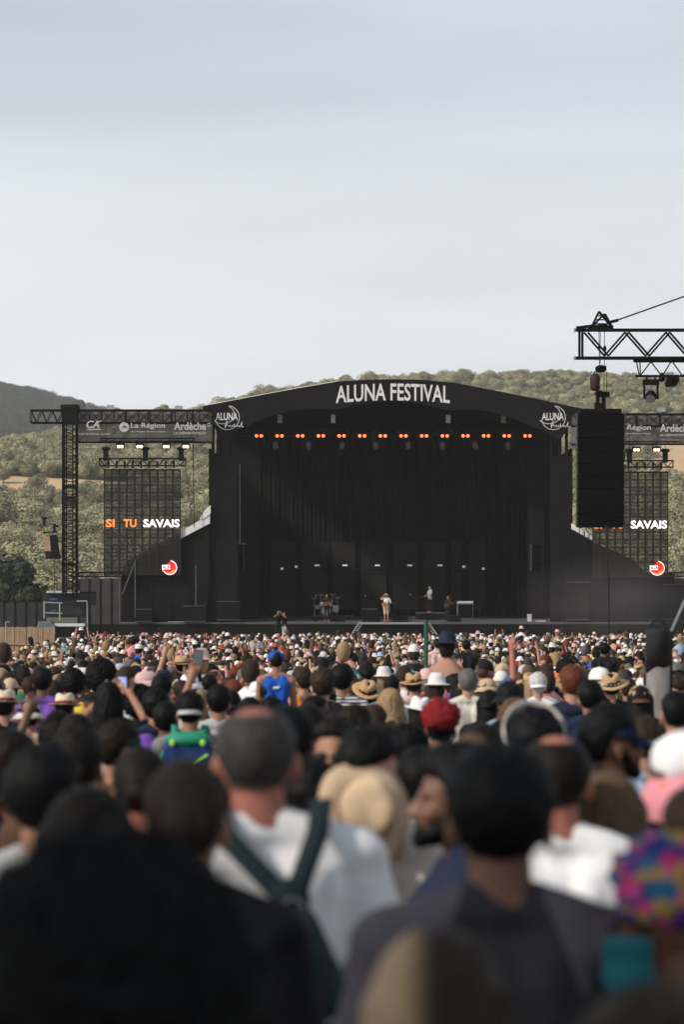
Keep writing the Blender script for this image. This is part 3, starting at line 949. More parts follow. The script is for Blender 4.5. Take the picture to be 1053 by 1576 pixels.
part('cable', MB().bar(P(285, 716, YG) - cb.location, P(295, 795, YG) - cb.location, .03), M_rubber, cb)

# left hung array; sunlight on its side is put into the tan colour
M_sunlit_side = mat('sunlit_speaker_side', (.27, .165, .115), .7, .3, 6)
la = empty('side_speaker', P(77, 836, YG - 1), 'small hung speaker array with tan lit side left of the tower', 'line array speaker')
b = la.location
for k in range(6):
    y0 = 824 + k * 6.0
    sh = k * .55 + (k > 3) * (k - 3) * .8
    c = part('cabinet', MB().prism([((x - 77 + sh) * K, -(y - 836) * K) for x, y in ((76, y0), (86.5, y0 - .5), (87.5, y0 + 5.4), (77, y0 + 5.8))], 0, .7), M_black_metal, la)
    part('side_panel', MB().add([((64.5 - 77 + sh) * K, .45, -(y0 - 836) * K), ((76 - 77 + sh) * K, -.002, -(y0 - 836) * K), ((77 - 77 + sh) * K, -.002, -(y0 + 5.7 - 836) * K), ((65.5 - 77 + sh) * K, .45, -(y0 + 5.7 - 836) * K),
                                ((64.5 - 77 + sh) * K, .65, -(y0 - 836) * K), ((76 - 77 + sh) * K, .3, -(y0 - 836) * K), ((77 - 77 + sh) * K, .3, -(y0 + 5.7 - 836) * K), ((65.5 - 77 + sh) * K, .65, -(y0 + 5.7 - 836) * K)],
                               [(0, 3, 2, 1), (4, 5, 6, 7), (0, 1, 5, 4), (3, 7, 6, 2), (0, 4, 7, 3), (1, 2, 6, 5)]), M_sunlit_side if k < 4 else M_black_metal, c)
part('fly_frame', MB().bar(P(66, 820, YG - 1) - b, P(88, 818, YG - 1) - b, .10, 5).box(P(84, 812, YG - 1) - b, (.14, .14, .5)).bar(P(82, 809, YG - 1) - b, P(90, 810, YG - 1) - b, .12, 5), M_black_metal, la)
part('hoist', MB().box(P(68, 803, YG - 1) - b, (.14, .15, .45)).box(P(68, 797, YG - 1) - b, (.36, .15, .1)), M_black_metal, la)
part('chain', MB().bar(P(67, 820, YG - 1) - b, P(69, 652, YG - 1) - b, .02, 4), M_dark_metal, la)
tc_ = empty('tether_cable', P(84, 915, YG - 1), 'thin dark tether running down from the small hung speaker array', 'cable')
part('cable', MB().bar((0, 0, 0), P(84, 858, YG - 1) - tc_.location, .05, 5), M_rubber, tc_)

# base of the left tower: black containers, rails, white van roof, crates
base_c = empty('ballast_container', P(108, 972, YG), 'black stacked ballast containers at the foot of the left tower', 'container')
b = base_c.location
for (x0, x1, y0, y1, dy, m) in ((68, 146, 913, 931, 0, M_container), (68, 132, 931.5, 950, -.1, M_container), (124, 146, 911, 925, .6, M_black_metal)):
    part('container_box', MB().box(P((x0 + x1) / 2, (y0 + y1) / 2, YG + 1 + dy) - b, ((x1 - x0) * K, 1.8, (y1 - y0) * K)), m, base_c)
part('container_lid', MB().add([P(70, 912.5, YG - .2) - b, P(122, 912.5, YG - .2) - b, P(122, 909, YG + 3) - b, P(72, 909, YG + 3) - b], [(0, 1, 2, 3)]), M_alu, base_c)
M_blue = mat('dull_blue_label', (.03, .09, .2), .6, .2, 4)
for yy in (922, 940):
    part('blue_label', MB().box(P(82.5, yy, YG - .15) - b, (.42, .03, .12)), M_blue, base_c)
rails = empty('guard_rail', P(108, 972, YG - .6), 'grey tube guard rail around the stacked black containers', 'guard rail')
b = rails.location
for a_, c_ in (((68, 927), (96, 928)), ((68, 943), (96, 944)), ((68, 925), (68, 952)), ((92, 928), (92, 955)), ((118, 925), (134, 925)), ((134, 925), (135, 975))):
    part('rail_tube', MB().bar(P(*a_, YG - .6) - b, P(*c_, YG - .6) - b, .09), M_alu, rails)
M_vanwhite = mat('white_body_paint', (.6, .62, .64), .4, .06, 2)
M_glass = mat('blue_grey_glass', (.10, .14, .19), .15, .1, 1, spec=.6)
bx = empty('site_cabin', P(110, 975, YG - 2), 'low dark cabin with pale flat roof before the left tower', 'cabin')
b = bx.location
part('roof', MB().box(P(109, 961.5, YG - 2) - b, (46 * K, 1.8, 4.5 * K)), M_vanwhite, bx)
part('cabin_wall', MB().box(P(109, 972, YG - 1.9) - b, (44 * K, 1.5, 16 * K)), M_container, bx)
for x in (98, 109, 120):
    part('wall_post', MB().bar(P(x, 980, YG - 2.8) - b, P(x, 965, YG - 2.8) - b, .07), M_dark_metal, bx)
vn = empty('parked_van', P(70, 975, YG - 3), 'blue grey van parked between reed fence and pale roofed cabin', 'van')
b = vn.location
part('van_body', MB().prism([(x * K, z * K) for x, z in ((-12, -6), (-12, 9), (-10, 18), (8, 19), (13, 11), (15, 8), (15, -6))], -.3, 1.5), mat('blue_grey_paint', (.16, .20, .25), .4, .1, 2), vn)
part('windscreen', MB().prism([(x * K, z * K) for x, z in ((-9, 10), (-8, 16), (6, 16.5), (9, 10))], -.34, -.3), M_glass, vn)
for x in (-7, 10):
    part('wheel', MB().prism([(x * K + .3 * math.cos(t), -6 * K + .3 * math.sin(t)) for t in np.linspace(0, 6.28, 15)[:-1]], -.36, -.1), M_rubber, vn)
# black scrim fences beyond
def scrim(name, x0, x1, y0, y1, Y, label, n, m):
    f = empty(name, P((x0 + x1) / 2, y1, Y), label, 'fence')
    b = f.location
    for k in range(n):
        xa, xb = x0 + (x1 - x0) * k / n, x0 + (x1 - x0) * (k + 1) / n
        part('fence_panel', MB().prism([(P(xa, 0, Y).x - b.x, 0), (P(xb, 0, Y).x - b.x - .03, 0), (P(xb, 0, Y).x - b.x - .03, P(0, y0, Y).z - b.z), (P(xa, 0, Y).x - b.x, P(0, y0 + .5, Y).z - b.z)], 0, .04), m, f)
        part('fence_post', MB().bar((P(xa, 0, Y).x - b.x, -.05, 0), (P(xa, 0, Y).x - b.x, -.05, P(0, y0 - 1, Y).z - b.z), .06), M_dark_metal, f)
    return f
M_scrim = mat('dark_scrim', (.03, .032, .035), .9, .25, 1)
M_scrim2 = mat('grey_scrim', (.05, .048, .05), .9, .25, 1)
scrim('scrim_fence', -60, 72, 927, 980, 165, 'black scrim fence behind the reed fence on the left', 8, M_scrim)
scrim('scrim_fence', 120, 188, 890, 975, 160, 'grey scrim below the lower rail left of the stage', 4, M_scrim2)
scrim('scrim_fence', 996, 1120, 890, 980, 160, 'grey scrim below the right lyric screen behind the post', 7, M_scrim2)
# reed fence with kerb of planks
rf = empty('reed_fence', P(30, 1002, 112), 'tan reed fence at the left edge of the crowd', 'fence')
b = rf.location
for k in range(34):
    xa = -40 + k * 3.65
    hgt = random.uniform(964.5, 967)
    o = part('fence_slat', MB().box(P(xa + 1.8, 985, 112 + random.uniform(-.02, .02)) - b, (3.5 * 112 / F, .03, (1006 - hgt) * 112 / F)), M_wood_reed, rf)
part('fence_rail', MB().bar(P(-40, 975, 112.05) - b, P(84, 976, 112.05) - b, .06), M_wood_reed, rf)
part('fence_rail', MB().bar(P(-40, 990, 111.95) - b, P(84, 993, 111.95) - b, .05), M_wood_reed, rf)
lp = empty('site_lamp', P(9, 1000, 111), 'thin grey lamp post standing before the reed fence', 'lamp post')
part('post', MB().bar((0, 0, 0), P(9, 956, 111) - lp.location, .05), M_alu, lp)
part('lamp_arm', MB().bar(P(9, 957, 111) - lp.location, P(15, 957, 111) - lp.location, .05), M_alu, lp)

# ------------------------------------------------------------------ delay tower arm with near line array
YD = 70.0
KD = YD / F
arm = empty('delay_truss', P(970, 530, YD), 'heavy black truss arm reaching in above the hung delay speaker', 'truss')
b = arm.location
for y in (508.5, 551.5):
    for dy in (-.35, .35):
        bar_obj('chord', P(884, y, YD + dy), P(1230, y, YD + dy), .105, M_black_metal, arm, b)
for dy in (-.35, .35):
    o_ = 3 if dy > 0 else 0
    bar_obj('brace', P(892 + o_ * 1.5, 508, YD + dy), P(892 + o_ * 1.5, 552, YD + dy), .075, M_black_metal, arm, b)
    xs_ = [899 + i * 31.5 for i in range(11)]
    for i in range(10):
        y0, y1 = (512, 548) if i % 2 == 0 else (548, 512)
        bar_obj('brace', P(xs_[i] + o_ * 2, y0, YD + dy), P(xs_[i + 1] + o_ * 2, y1, YD + dy), .062, M_black_metal, arm, b)
for x in (892, 960, 1024, 1090):
    for y in (508.5, 551.5):
        bar_obj('cross_tube', P(x, y, YD - .35), P(x, y, YD + .35), .06, M_black_metal, arm, b)
for y in (508.5, 551.5):
    part('end_fork', MB().box(P(884.5, y, YD - .35) - b, (.05, .13, .10)), M_alu, arm)
part('upper_plate', MB().bar(P(887, 505, YD) - b, P(912, 502, YD) - b, .09).bar(P(905, 504, YD) - b, P(944, 504, YD) - b, .12), M_black_metal, arm)
pk = empty('rigging_peak', P(924, 505, YD), 'black A-frame peak standing on the end of the truss arm', 'rigging frame')
b = pk.location
for dy in (-.28, .28):
    q = 9 if dy > 0 else 0
    bar_obj('strut', P(910, 505, YD + dy), P(922 + q * .9, 480 + q * .4, YD + dy), .065, M_black_metal, pk, b)
    bar_obj('strut', P(943, 505, YD + dy), P(922 + q, 480 + q * .4, YD + dy), .075, M_black_metal, pk, b)
for t in (.25, .5, .75):
    bar_obj('rung', P(910 + 12 * t, 505 - 25 * t, YD - .28), P(943 - 18 * t, 505 - 25 * t, YD + .28), .04, M_black_metal, pk, b)
bar_obj('crossbar', P(913, 502, YD), P(935, 500, YD), .05, M_black_metal, pk, b)
part('turnbuckle', MB().bar(P(940, 496, YD) - b, P(952, 493, YD) - b, .09, 6), M_black_metal, pk)
gc = empty('guy_cable', P(942, 496, YD), 'thin steel guy cable running up from the A-frame peak', 'cable')
part('cable', MB().bar((0, 0, 0), P(1075, 449, YD + 2) - gc.location, .045, 6), M_rubber, gc)
# sub truss with moving head and flood
st = empty('sub_truss', P(1030, 568, YD), 'small black triangular truss below the arm carrying two lamps', 'truss')
b = st.location
for (p, q) in (((975, 556), (1150, 556)), ((978, 579), (1150, 579))):
    bar_obj('chord', P(*p, YD), P(*q, YD), .07 if p[1] > 560 else .09, M_black_metal, st, b)
for (p, q) in (((980, 557), (984, 578)), ((985, 557), (986, 578)), ((1002, 557), (986, 578)), ((1002, 557), (1018, 578)), ((1033, 557), (1020, 578)), ((1035, 557), (1050, 578)), ((1066, 557), (1052, 578)), ((1068, 557), (1084, 578))):
    bar_obj('brace', P(*p, YD), P(*q, YD), .04, M_black_metal, st, b)
mh = empty('moving_head_light', P(1002, 595, YD), 'black moving head lamp hanging in its yoke from the small truss', 'stage light')
part('yoke', MB().box((0, 0, .12), (.46, .3, .14)).box((-.19, 0, -.14), (.05, .14, .45)).box((.19, 0, -.14), (.05, .14, .45)).bar((-.12, 0, .3), (-.12, 0, .18), .05).bar((.12, 0, .3), (.12, 0, .18), .05), M_black_metal, mh)
hd = part('lamp_head', MB().lathe([(.10, -.19), (.155, -.16), (.165, -.02), (.13, .1), (.05, .16)], 18), M_black_metal, mh, True, loc=(0, 0, -.27))
hd.rotation_euler = (R(-55), R(18), 0)
part('lens', MB().lathe([(.13, -.205), (.13, -.192)], 18), M_alu, hd)
fl = empty('flood_light', P(1035, 589, YD), 'black wedge flood light under the small truss beside the moving head', 'flood light')
part('lamp_box', MB().prism([(-.2, -.02), (-.14, .17), (.14, .17), (.2, .08), (.1, -.1), (-.16, -.12)], -.15, .2), M_black_metal, fl)
part('lamp_face', MB().box((.04, -.17, .04), (.14, .02, .1)), M_grille, fl)
part('safety_chain', MB().bar((.16, 0, .06), (.15, 0, -.22), .02, 5), M_alu, fl)
fb = empty('flood_light', P(1019, 583, YD), 'small black spotlight clamped between moving head and wedge flood', 'flood light')
part('lamp_box', MB().ball((0, 0, 0), (.10, .14, .10)), M_black_metal, fb)
part('clamp', MB().box((0, 0, .12), (.05, .05, .12)), M_black_metal, fb)
# hoist
hs = empty('chain_hoist', P(925, 568, YD), 'big chain hoist with brown chain bag above the delay speaker', 'chain hoist')
b = hs.location
part('motor_body', MB().ball((0, 0, 0), (.17, .13, .115), 12, 8).box((.02, 0, .05), (.26, .2, .06)), M_black_metal, hs, True)
part('chain_bag', MB().lathe([(.08, -.24), (.135, -.2), (.15, .1), (.13, .2), (.06, .24)], 14, c=(P(916, 589, YD) - b)), M_hoist, hs, True)
part('bag_strap', MB().bar(P(913, 578, YD) - b, P(917, 571, YD) - b, .03).bar(P(920, 578, YD) - b, P(918, 571, YD) - b, .03), M_rubber, hs)
mb = MB()
for x0_, y0_, x1_, y1_ in ((922, 508, 923, 564), (930.5, 505, 930.5, 564), (930, 572, 930, 606), (934, 572, 934, 606), (924, 508, 924, 560)):
    mb.bar(P(x0_, y0_, YD) - b, P(x1_, y1_, YD) - b, .022, 5)
part('chain', mb, M_dark_metal, hs)
part('hook', MB().ball(P(923, 534, YD) - b, .045).ball(P(931, 537, YD) - b, (.05, .04, .09)), M_black_metal, hs)
ds = line_array(P(925, 636, YD), 9, 71 * KD, 19.6 * KD, .55, R(5), 'tall black delay speaker array hanging from the truss arm', M_black_metal)
part('fly_frame', MB().box((0, .25, .07), (71 * KD * .9, .5, .12)).box((.0, .2, .2), (.3, .3, .2)).box((-.07, .2, .36), (.1, .14, .3)).box((.1, .2, .36), (.1, .14, .34)).box((.05, .2, .55), (.34, .2, .12)).box((.18, .2, .56), (.16, .16, .14)), M_black_metal, ds)
part('shackle', MB().ball((-.02, .2, .58), (.15, .1, .1)), M_hoist, ds, True)
tet = empty('tether_strap', P(938, 1000, YD - .3), 'thin dark tether strap from the delay speaker down into the crowd', 'cable')
part('strap', MB().bar((0, 0, -.2), P(937, 900, YD - .3) - tet.location, .045, 5).bar(P(937, 900, YD - .3) - tet.location, P(934, 808, YD - .3) - tet.location, .07, 5), M_rubber, tet)
# grey post with black cap and handle loop
YP = 20.0
gp = empty('grey_post', (P(1013, 958, YP).x, YP, gz(YP)), 'grey round post with black padded top rising from the crowd', 'post')
kp = YP / F
zt = P(0, 969, YP).z - gz(YP)
part('post_shaft', MB().lathe([(.098, 0), (.098, zt - .26)], 28), M_concrete, gp, True)
part('post_cap', MB().lathe([(.101, zt - .30), (.104, zt - .02), (.10, zt), (.02, zt + .004)], 28, fn=lambda x, y, z: (x, y, z - (.05 * max(0, -x / .1) + .012 * math.sin(x * 40)) * (z < zt - .2))), mat('worn_dark_padding', (.022, .021, .021), .85, .4, 9), gp, True)
part('handle_loop', MB().tube([(.062 * math.cos(t) + .0, 0, zt + .085 * math.sin(t)) for t in np.linspace(0, math.pi, 13)], .014), M_rubber, gp)
gr = empty('guy_rod', P(1033, 972, 22), 'white diagonal guy rod beside the grey post', 'rod')
part('rod', MB().bar((0, 0, 0), P(1062, 906, 22.5) - gr.location, .022, 8), M_alu, gr)
part('rod_foot', MB().bar((0, 0, -1.9), (0, 0, 0), .03, 6), M_dark_metal, gr)
gpole = empty('green_pole', (P(656, 950, 45).x, 45, gz(45)), 'dark green pole standing in the crowd below centre stage', 'pole')
part('pole', MB().bar((0, 0, 0), (0, 0, P(0, 953, 45).z - gz(45)), .085, 10), M_green, gpole)
part('pole_cap', MB().bar((0, 0, P(0, 953, 45).z - gz(45)), (0, 0, P(0, 952, 45).z - gz(45)), .10, 10), M_dark_metal, gpole)
# ------------------------------------------------------------------ people: body, clothes, hair and hat archetypes
def remesh(name, mb, m, voxel, smooth=6, ratio=None, post=None):
    me = mb.mesh('tmp', None)
    ob = bpy.data.objects.new('tmp', me)
    col.objects.link(ob)
    md = ob.modifiers.new('r', 'REMESH')
    md.mode = 'VOXEL'
    md.voxel_size = voxel
    md = ob.modifiers.new('s', 'SMOOTH')
    md.factor, md.iterations = .5, smooth
    if ratio:
        md = ob.modifiers.new('d', 'DECIMATE')
        md.ratio = ratio
    dg = bpy.context.evaluated_depsgraph_get()
    out = bpy.data.meshes.new_from_object(ob.evaluated_get(dg))
    bpy.data.objects.remove(ob)
    out.name = name
    if post:
        for v in out.vertices:
            v.co = post(v.co.copy())
    out.materials.clear()
    out.materials.append(m)
    out.polygons.foreach_set('use_smooth', [True] * len(out.polygons))
    out.update()
    return out

POSES = {   # right elbow, right wrist, left elbow, left wrist
    'down': ((.225, -.04, 1.12), (.235, .06, .88), (-.225, -.04, 1.12), (-.235, .06, .88)),
    'front': ((.23, .02, 1.12), (.10, .24, 1.12), (-.23, .02, 1.12), (-.08, .25, 1.08)),
    'raise': ((.30, .06, 1.58), (.24, .12, 1.84), (-.225, -.04, 1.12), (-.235, .06, .88)),
    'raise_left': ((.225, -.04, 1.12), (.235, .06, .88), (-.31, .10, 1.52), (-.22, .16, 1.79)),
    'both': ((.30, .06, 1.58), (.26, .12, 1.84), (-.32, .06, 1.56), (-.24, .16, 1.82)),
    'phone': ((.28, .20, 1.42), (.12, .36, 1.66), (-.28, .20, 1.42), (-.06, .37, 1.65)),
    'salute': ((.36, .08, 1.44), (.13, .14, 1.66), (-.27, .02, 1.14), (-.10, .22, 1.10)),
    'guitar': ((.28, -.04, 1.16), (.10, .22, 1.06), (-.33, .06, 1.16), (-.34, .27, 1.24)),
    'keys': ((.24, .06, 1.14), (.16, .32, 1.06), (-.24, .06, 1.14), (-.16, .32, 1.06)),
    'seated': ((.25, .02, 1.14), (.20, .26, 1.10), (-.25, .02, 1.14), (-.20, .26, 1.10)),
    'rider': ((.21, .02, 1.14), (.17, .16, .95), (-.21, .02, 1.14), (-.17, .16, .95)),
}
def hand(mb, e, w, thumb_side):
    e, w = Vector(e), Vector(w)
    d = (w - e).normalized()
    s_ = d.cross(Vector((0, 1, 0.15))).normalized() * thumb_side
    n_ = d.cross(s_).normalized()
    mb.cap(w, w + d * .075, .030, .034, 8)
    mb.cap(w + d * .02 + s_ * .012, w + d * .075 + s_ * .022, .020, .018, 8)
    mb.cap(w + d * .02 - s_ * .012, w + d * .075 - s_ * .022, .020, .018, 8)
    for k, (o, L) in enumerate(((.033, .062), (.012, .074), (-.010, .070), (-.031, .054))):
        a = w + d * .085 + s_ * o
        b_ = a + d * L * .55 + s_ * o * .12
        c = b_ + (d * .85 + n_ * .45).normalized() * L * .5
        mb.cap(a, b_, .0105, .0095, 6).cap(b_, c, .0095, .0085, 6)
    t0 = w + d * .03 + s_ * .03
    t1 = t0 + (d * .7 + s_ * .8).normalized() * .045
    mb.cap(t0, t1, .014, .0115, 6).cap(t1, t1 + (d * .95 + s_ * .3).normalized() * .032, .0115, .010, 6)

SH = .174
def legs(mb, pose, infl=0.0, short=False):
    for s in (-1, 1):
        if pose in ('seated', 'rider'):
            k, a = Vector((s * .15, .40, .90)), Vector((s * .14, .40 if pose == 'seated' else .36, .44))
        else:
            k, a = Vector((s * .098, .015, .50)), Vector((s * .10, -.02, .09))
        hp = Vector((s * .09, 0, .92))
        if short:
            k2 = hp.lerp(k, .92)
            mb.cap(hp, k2, .095 + infl, .075 + infl, 12)
        else:
            mb.cap(hp, k, .088 + infl, .060 + infl, 12)
            mb.cap(k, a, .060 + infl, (.040 if not infl else .06) + infl, 12)
            if not infl:
                mb.cap(a + Vector((0, -.03, -.045)), a + Vector((s * .02, .15, -.055)), .042, .034, 8)
def body_prims(pose):
    mb = MB()
    # head with a face
    mb.ball((0, -.014, 1.652), (.076, .096, .098), 18, 12)
    mb.ball((0, .024, 1.605), (.060, .068, .088), 16, 10)
    mb.ball((0, .046, 1.556), (.046, .048, .036), 12, 8)
    mb.ball((0, .078, 1.538), (.022, .020, .018), 10, 8)                 # chin
    mb.cap((0, .088, 1.640), (0, .112, 1.598), .009, .0145, 8)           # nose
    mb.cap((-.014, .098, 1.594), (.014, .098, 1.594), .010, .010, 8)
    mb.cap((-.040, .076, 1.652), (.040, .076, 1.652), .012, .012, 8)     # brow
    mb.cap((-.022, .086, 1.571), (.022, .086, 1.571), .008, .008, 8)     # lips
    mb.cap((-.020, .084, 1.560), (.020, .084, 1.560), .008, .008, 8)
    for s in (-1, 1):
        mb.ball((s * .043, .058, 1.600), (.024, .028, .024), 10, 8)      # cheek
        mb.ball((s * .079, -.012, 1.617), (.010, .020, .033), 10, 8)     # ear
        mb.ball((s * .080, -.010, 1.590), (.008, .012, .012), 8, 6)
    mb.cap((0, -.028, 1.585), (0, -.030, 1.42), .050, .058, 14)
    for s in (-1, 1):
        mb.cap((s * .02, -.036, 1.492), (s * .15, -.032, 1.432), .044, .048, 12)
        mb.ball((s * SH, -.028, 1.412), (.060, .062, .064), 12, 8)
        mb.cap((s * .08, -.065, 1.36), (s * .075, -.07, 1.22), .07, .06, 10)   # shoulder blades
        mb.cap((s * .075, .055, 1.32), (s * .06, .06, 1.26), .065, .055, 10)
    mb.ball((0, -.012, 1.312), (.168, .108, .165), 18, 12)
    mb.ball((0, 0, 1.10), (.146, .102, .15), 18, 12)
    mb.ball((0, -.012, .955), (.162, .112, .12), 18, 12)
    legs(mb, pose)
    re, rw, le, lw = POSES[pose]
    for s, e_, w_ in ((1, re, rw), (-1, le, lw)):
        sh = (s * SH, -.028, 1.412)
        mb.cap(sh, e_, .051, .040, 12)
        mb.cap(e_, w_, .041, .027, 12)
        hand(mb, e_, w_, -s if pose in ('down',) else s * -1)
    return mb
def shirt_prims(pose, kind, infl=.014):
    mb = MB()
    i = infl
    for s in (-1, 1):
        if kind != 'tank':
            mb.cap((s * .035, -.036, 1.482), (s * .15, -.032, 1.432), .042 + i, .048 + i, 12)
            mb.ball((s * SH, -.028, 1.412), (.060 + i, .062 + i, .064 + i), 12, 8)
        else:
            mb.cap((s * .085, -.04, 1.445), (s * .095, -.03, 1.36), .040 + i, .06 + i, 12)
        mb.cap((s * .08, -.065, 1.36), (s * .075, -.07, 1.22), .07 + i, .06 + i, 10)
        mb.cap((s * .075, .055, 1.32), (s * .06, .06, 1.26), .065 + i, .055 + i, 10)
    if kind != 'tank':
        mb.ball((0, -.034, 1.474), (.080, .070, .042), 14, 8)
    w = 0 if kind != 'tank' else -.012
    mb.ball((0, -.012, 1.312), (.168 + i + w, .108 + i, .165 + i * .5), 18, 12)
    mb.ball((0, 0, 1.10), (.150 + i, .104 + i, .16), 18, 12)
    mb.ball((0, -.010, .97), (.164 + i * 1.2, .114 + i * 1.2, .125), 18, 12)
    mb.cap((-.09, -.01, .90), (.09, -.01, .90), .098 + i, .098 + i, 14)
    re, rw, le, lw = POSES[pose]
    for s, e_, w_ in ((1, re, rw), (-1, le, lw)):
        sh, e_, w_ = Vector((s * SH, -.028, 1.412)), Vector(e_), Vector(w_)
        if kind == 'tee':
            mb.cap(sh, sh.lerp(e_, .72), .053 + i, .052 + i * 1.3, 12)
        elif kind == 'long':
            mb.cap(sh, e_, .052 + i, .044 + i, 12)
            mb.cap(e_, e_.lerp(w_, .93), .043 + i, .034 + i, 12)
    if kind == 'long':       # a folded hood / collar
        mb.cap((-.06, -.085, 1.46), (.06, -.085, 1.46), .035, .035, 10)
        mb.cap((-.085, -.05, 1.465), (-.06, .03, 1.45), .03, .025, 8)
        mb.cap((.085, -.05, 1.465), (.06, .03, 1.45), .03, .025, 8)
    return mb
def folds(seed, amp=.010):
    def f(v):
        n1 = noise.noise(Vector((v.x * 9, v.y * 9, v.z * 5 + seed * 7)))
        n2 = noise.noise(Vector((v.x * 22 + v.z * 6, v.y * 22, v.z * 14 + seed * 3)))
        c = Vector((0, -.01, v.z))
        d = (v - c)
        d.z = 0
        d = d.normalized() if d.length > 1e-4 else Vector((0, 0, 1))
        return v + d * (n1 * amp * 1.5 + n2 * amp * .8 + (.010 * max(0, 1.15 - v.z) if v.z < 1.15 else 0))
    return f

# skin, cloth and hair colours
SKIN = {'fair': mat('fair_skin', (.43, .235, .165), .55, .10, 14, spec=.35), 'tan': mat('tan_skin', (.33, .165, .105), .55, .10, 14, spec=.35),
        'red': mat('sunburnt_skin', (.37, .135, .095), .55, .12, 10, spec=.35), 'brown': mat('brown_skin', (.15, .070, .042), .5, .12, 14, spec=.4), 'deep': mat('deep_brown_skin', (.055, .028, .019), .5, .12, 14, spec=.45)}
CLOTH_C = {'white': (.80, .80, .82), 'off white': (.60, .56, .50), 'light grey': (.42, .42, .43), 'grey': (.19, .19, .20), 'charcoal': (.045, .043, .048), 'black': (.014, .014, .016), 'navy': (.016, .022, .05),
           'denim blue': (.07, .11, .21), 'light blue': (.33, .43, .58), 'royal blue': (.015, .09, .42), 'turquoise': (.10, .42, .44), 'teal': (.012, .11, .14), 'green': (.025, .20, .10), 'olive': (.13, .13, .07),
           'dark green': (.022, .045, .03), 'yellow': (.68, .48, .06), 'orange': (.72, .20, .04), 'red': (.46, .022, .022), 'dark red': (.17, .012, .015), 'pink': (.62, .26, .30), 'pale pink': (.62, .42, .40),
           'purple': (.16, .07, .36), 'beige': (.50, .37, .25), 'brown': (.11, .06, .035), 'rust': (.28, .09, .03)}
CLOTH = {k: mat(k.replace(' ', '_') + '_cloth', c, .85, .14, 9, bump=.25, spec=.15) for k, c in CLOTH_C.items()}
CLOTH[None] = CLOTH['white']
M_denim = CLOTH['denim blue']
def hair_mat(name, c, rough=.6):
    m = mat(name, c, rough, .6, 30, stretch=(4, 4, .35), bump=.35, spec=.14)
    return m
HAIR_C = {'black': (.0032, .0034, .0038), 'dark brown': (.0085, .006, .0045), 'brown': (.030, .018, .011), 'light brown': (.10, .062, .036), 'blond': (.30, .20, .11), 'ginger': (.11, .032, .014), 'grey': (.12, .115, .11), 'dark grey': (.045, .04, .037), 'white': (.50, .49, .48)}
HAIRM = {k: hair_mat(k.replace(' ', '_') + '_hair', c) for k, c in HAIR_C.items()}
# blond over dark lengths for the nearest woman: parted, one side blond
M_two_tone = hair_mat('two_tone_hair', (.03, .02, .014))
nt = M_two_tone.node_tree
bs = nt.nodes['Principled BSDF']
old = bs.inputs['Base Color'].links[0].from_socket
t_n = nt.nodes.new('ShaderNodeTexCoord')
sp_n = nt.nodes.new('ShaderNodeSeparateXYZ')
nt.links.new(t_n.outputs['Object'], sp_n.inputs[0])
mr_n = nt.nodes.new('ShaderNodeMapRange')
mr_n.interpolation_type = 'SMOOTHSTEP'
mr_n.inputs['From Min'].default_value, mr_n.inputs['From Max'].default_value = -.005, -.06
nt.links.new(sp_n.outputs['X'], mr_n.inputs['Value'])
mx_n = nt.nodes.new('ShaderNodeMixRGB')
nt.links.new(mr_n.outputs['Result'], mx_n.inputs['Fac'])
nt.links.new(old, mx_n.inputs['Color1'])
mx_n.inputs['Color2'].default_value = (.42, .29, .18, 1)
nt.links.new(mx_n.outputs['Color'], bs.inputs['Base Color'])
# straw and hat cloth
M_straw = mat('straw', (.46, .31, .16), .8, .3, 60, stretch=(1, 1, 3), bump=.4)
M_pale_straw = mat('pale_straw', (.68, .58, .44), .8, .15, 60, stretch=(1, 1, 3), bump=.4)
HATM = {'straw': M_straw, 'pale straw': M_pale_straw, **CLOTH}

BODY, SHIRT, PANTS, SHORTS = {}, {}, {}, {}
for ps in POSES:
    BODY[ps] = remesh('person', body_prims(ps), SKIN['tan'], .0075, 3, .35)
    for kd in ('tee', 'long', 'tank'):
        if kd == 'tank' and ps not in ('down', 'raise', 'both', 'front', 'rider', 'raise_left'):
            continue
        if kd == 'long' and ps not in ('down', 'front', 'raise', 'phone', 'keys'):
            continue
        SHIRT[ps, kd] = remesh('shirt', shirt_prims(ps, kd), CLOTH['white'], .011, 4, .6, folds(len(SHIRT)))
def pants_prims(pose, short):
    mb = MB()
    mb.ball((0, -.012, .955), (.168, .118, .12), 18, 12)
    legs(mb, pose, .012, short)
    return mb
PANTS['stand'] = remesh('trousers', pants_prims('down', False), M_denim, .014, 3, .5)
SHORTS['stand'] = remesh('shorts', pants_prims('down', True), M_denim, .014, 3, .5)
PANTS['sit'] = remesh('trousers', pants_prims('seated', False), M_denim, .014, 3, .5)
SHORTS['sit'] = remesh('shorts', pants_prims('rider', True), M_denim, .014, 3, .5)

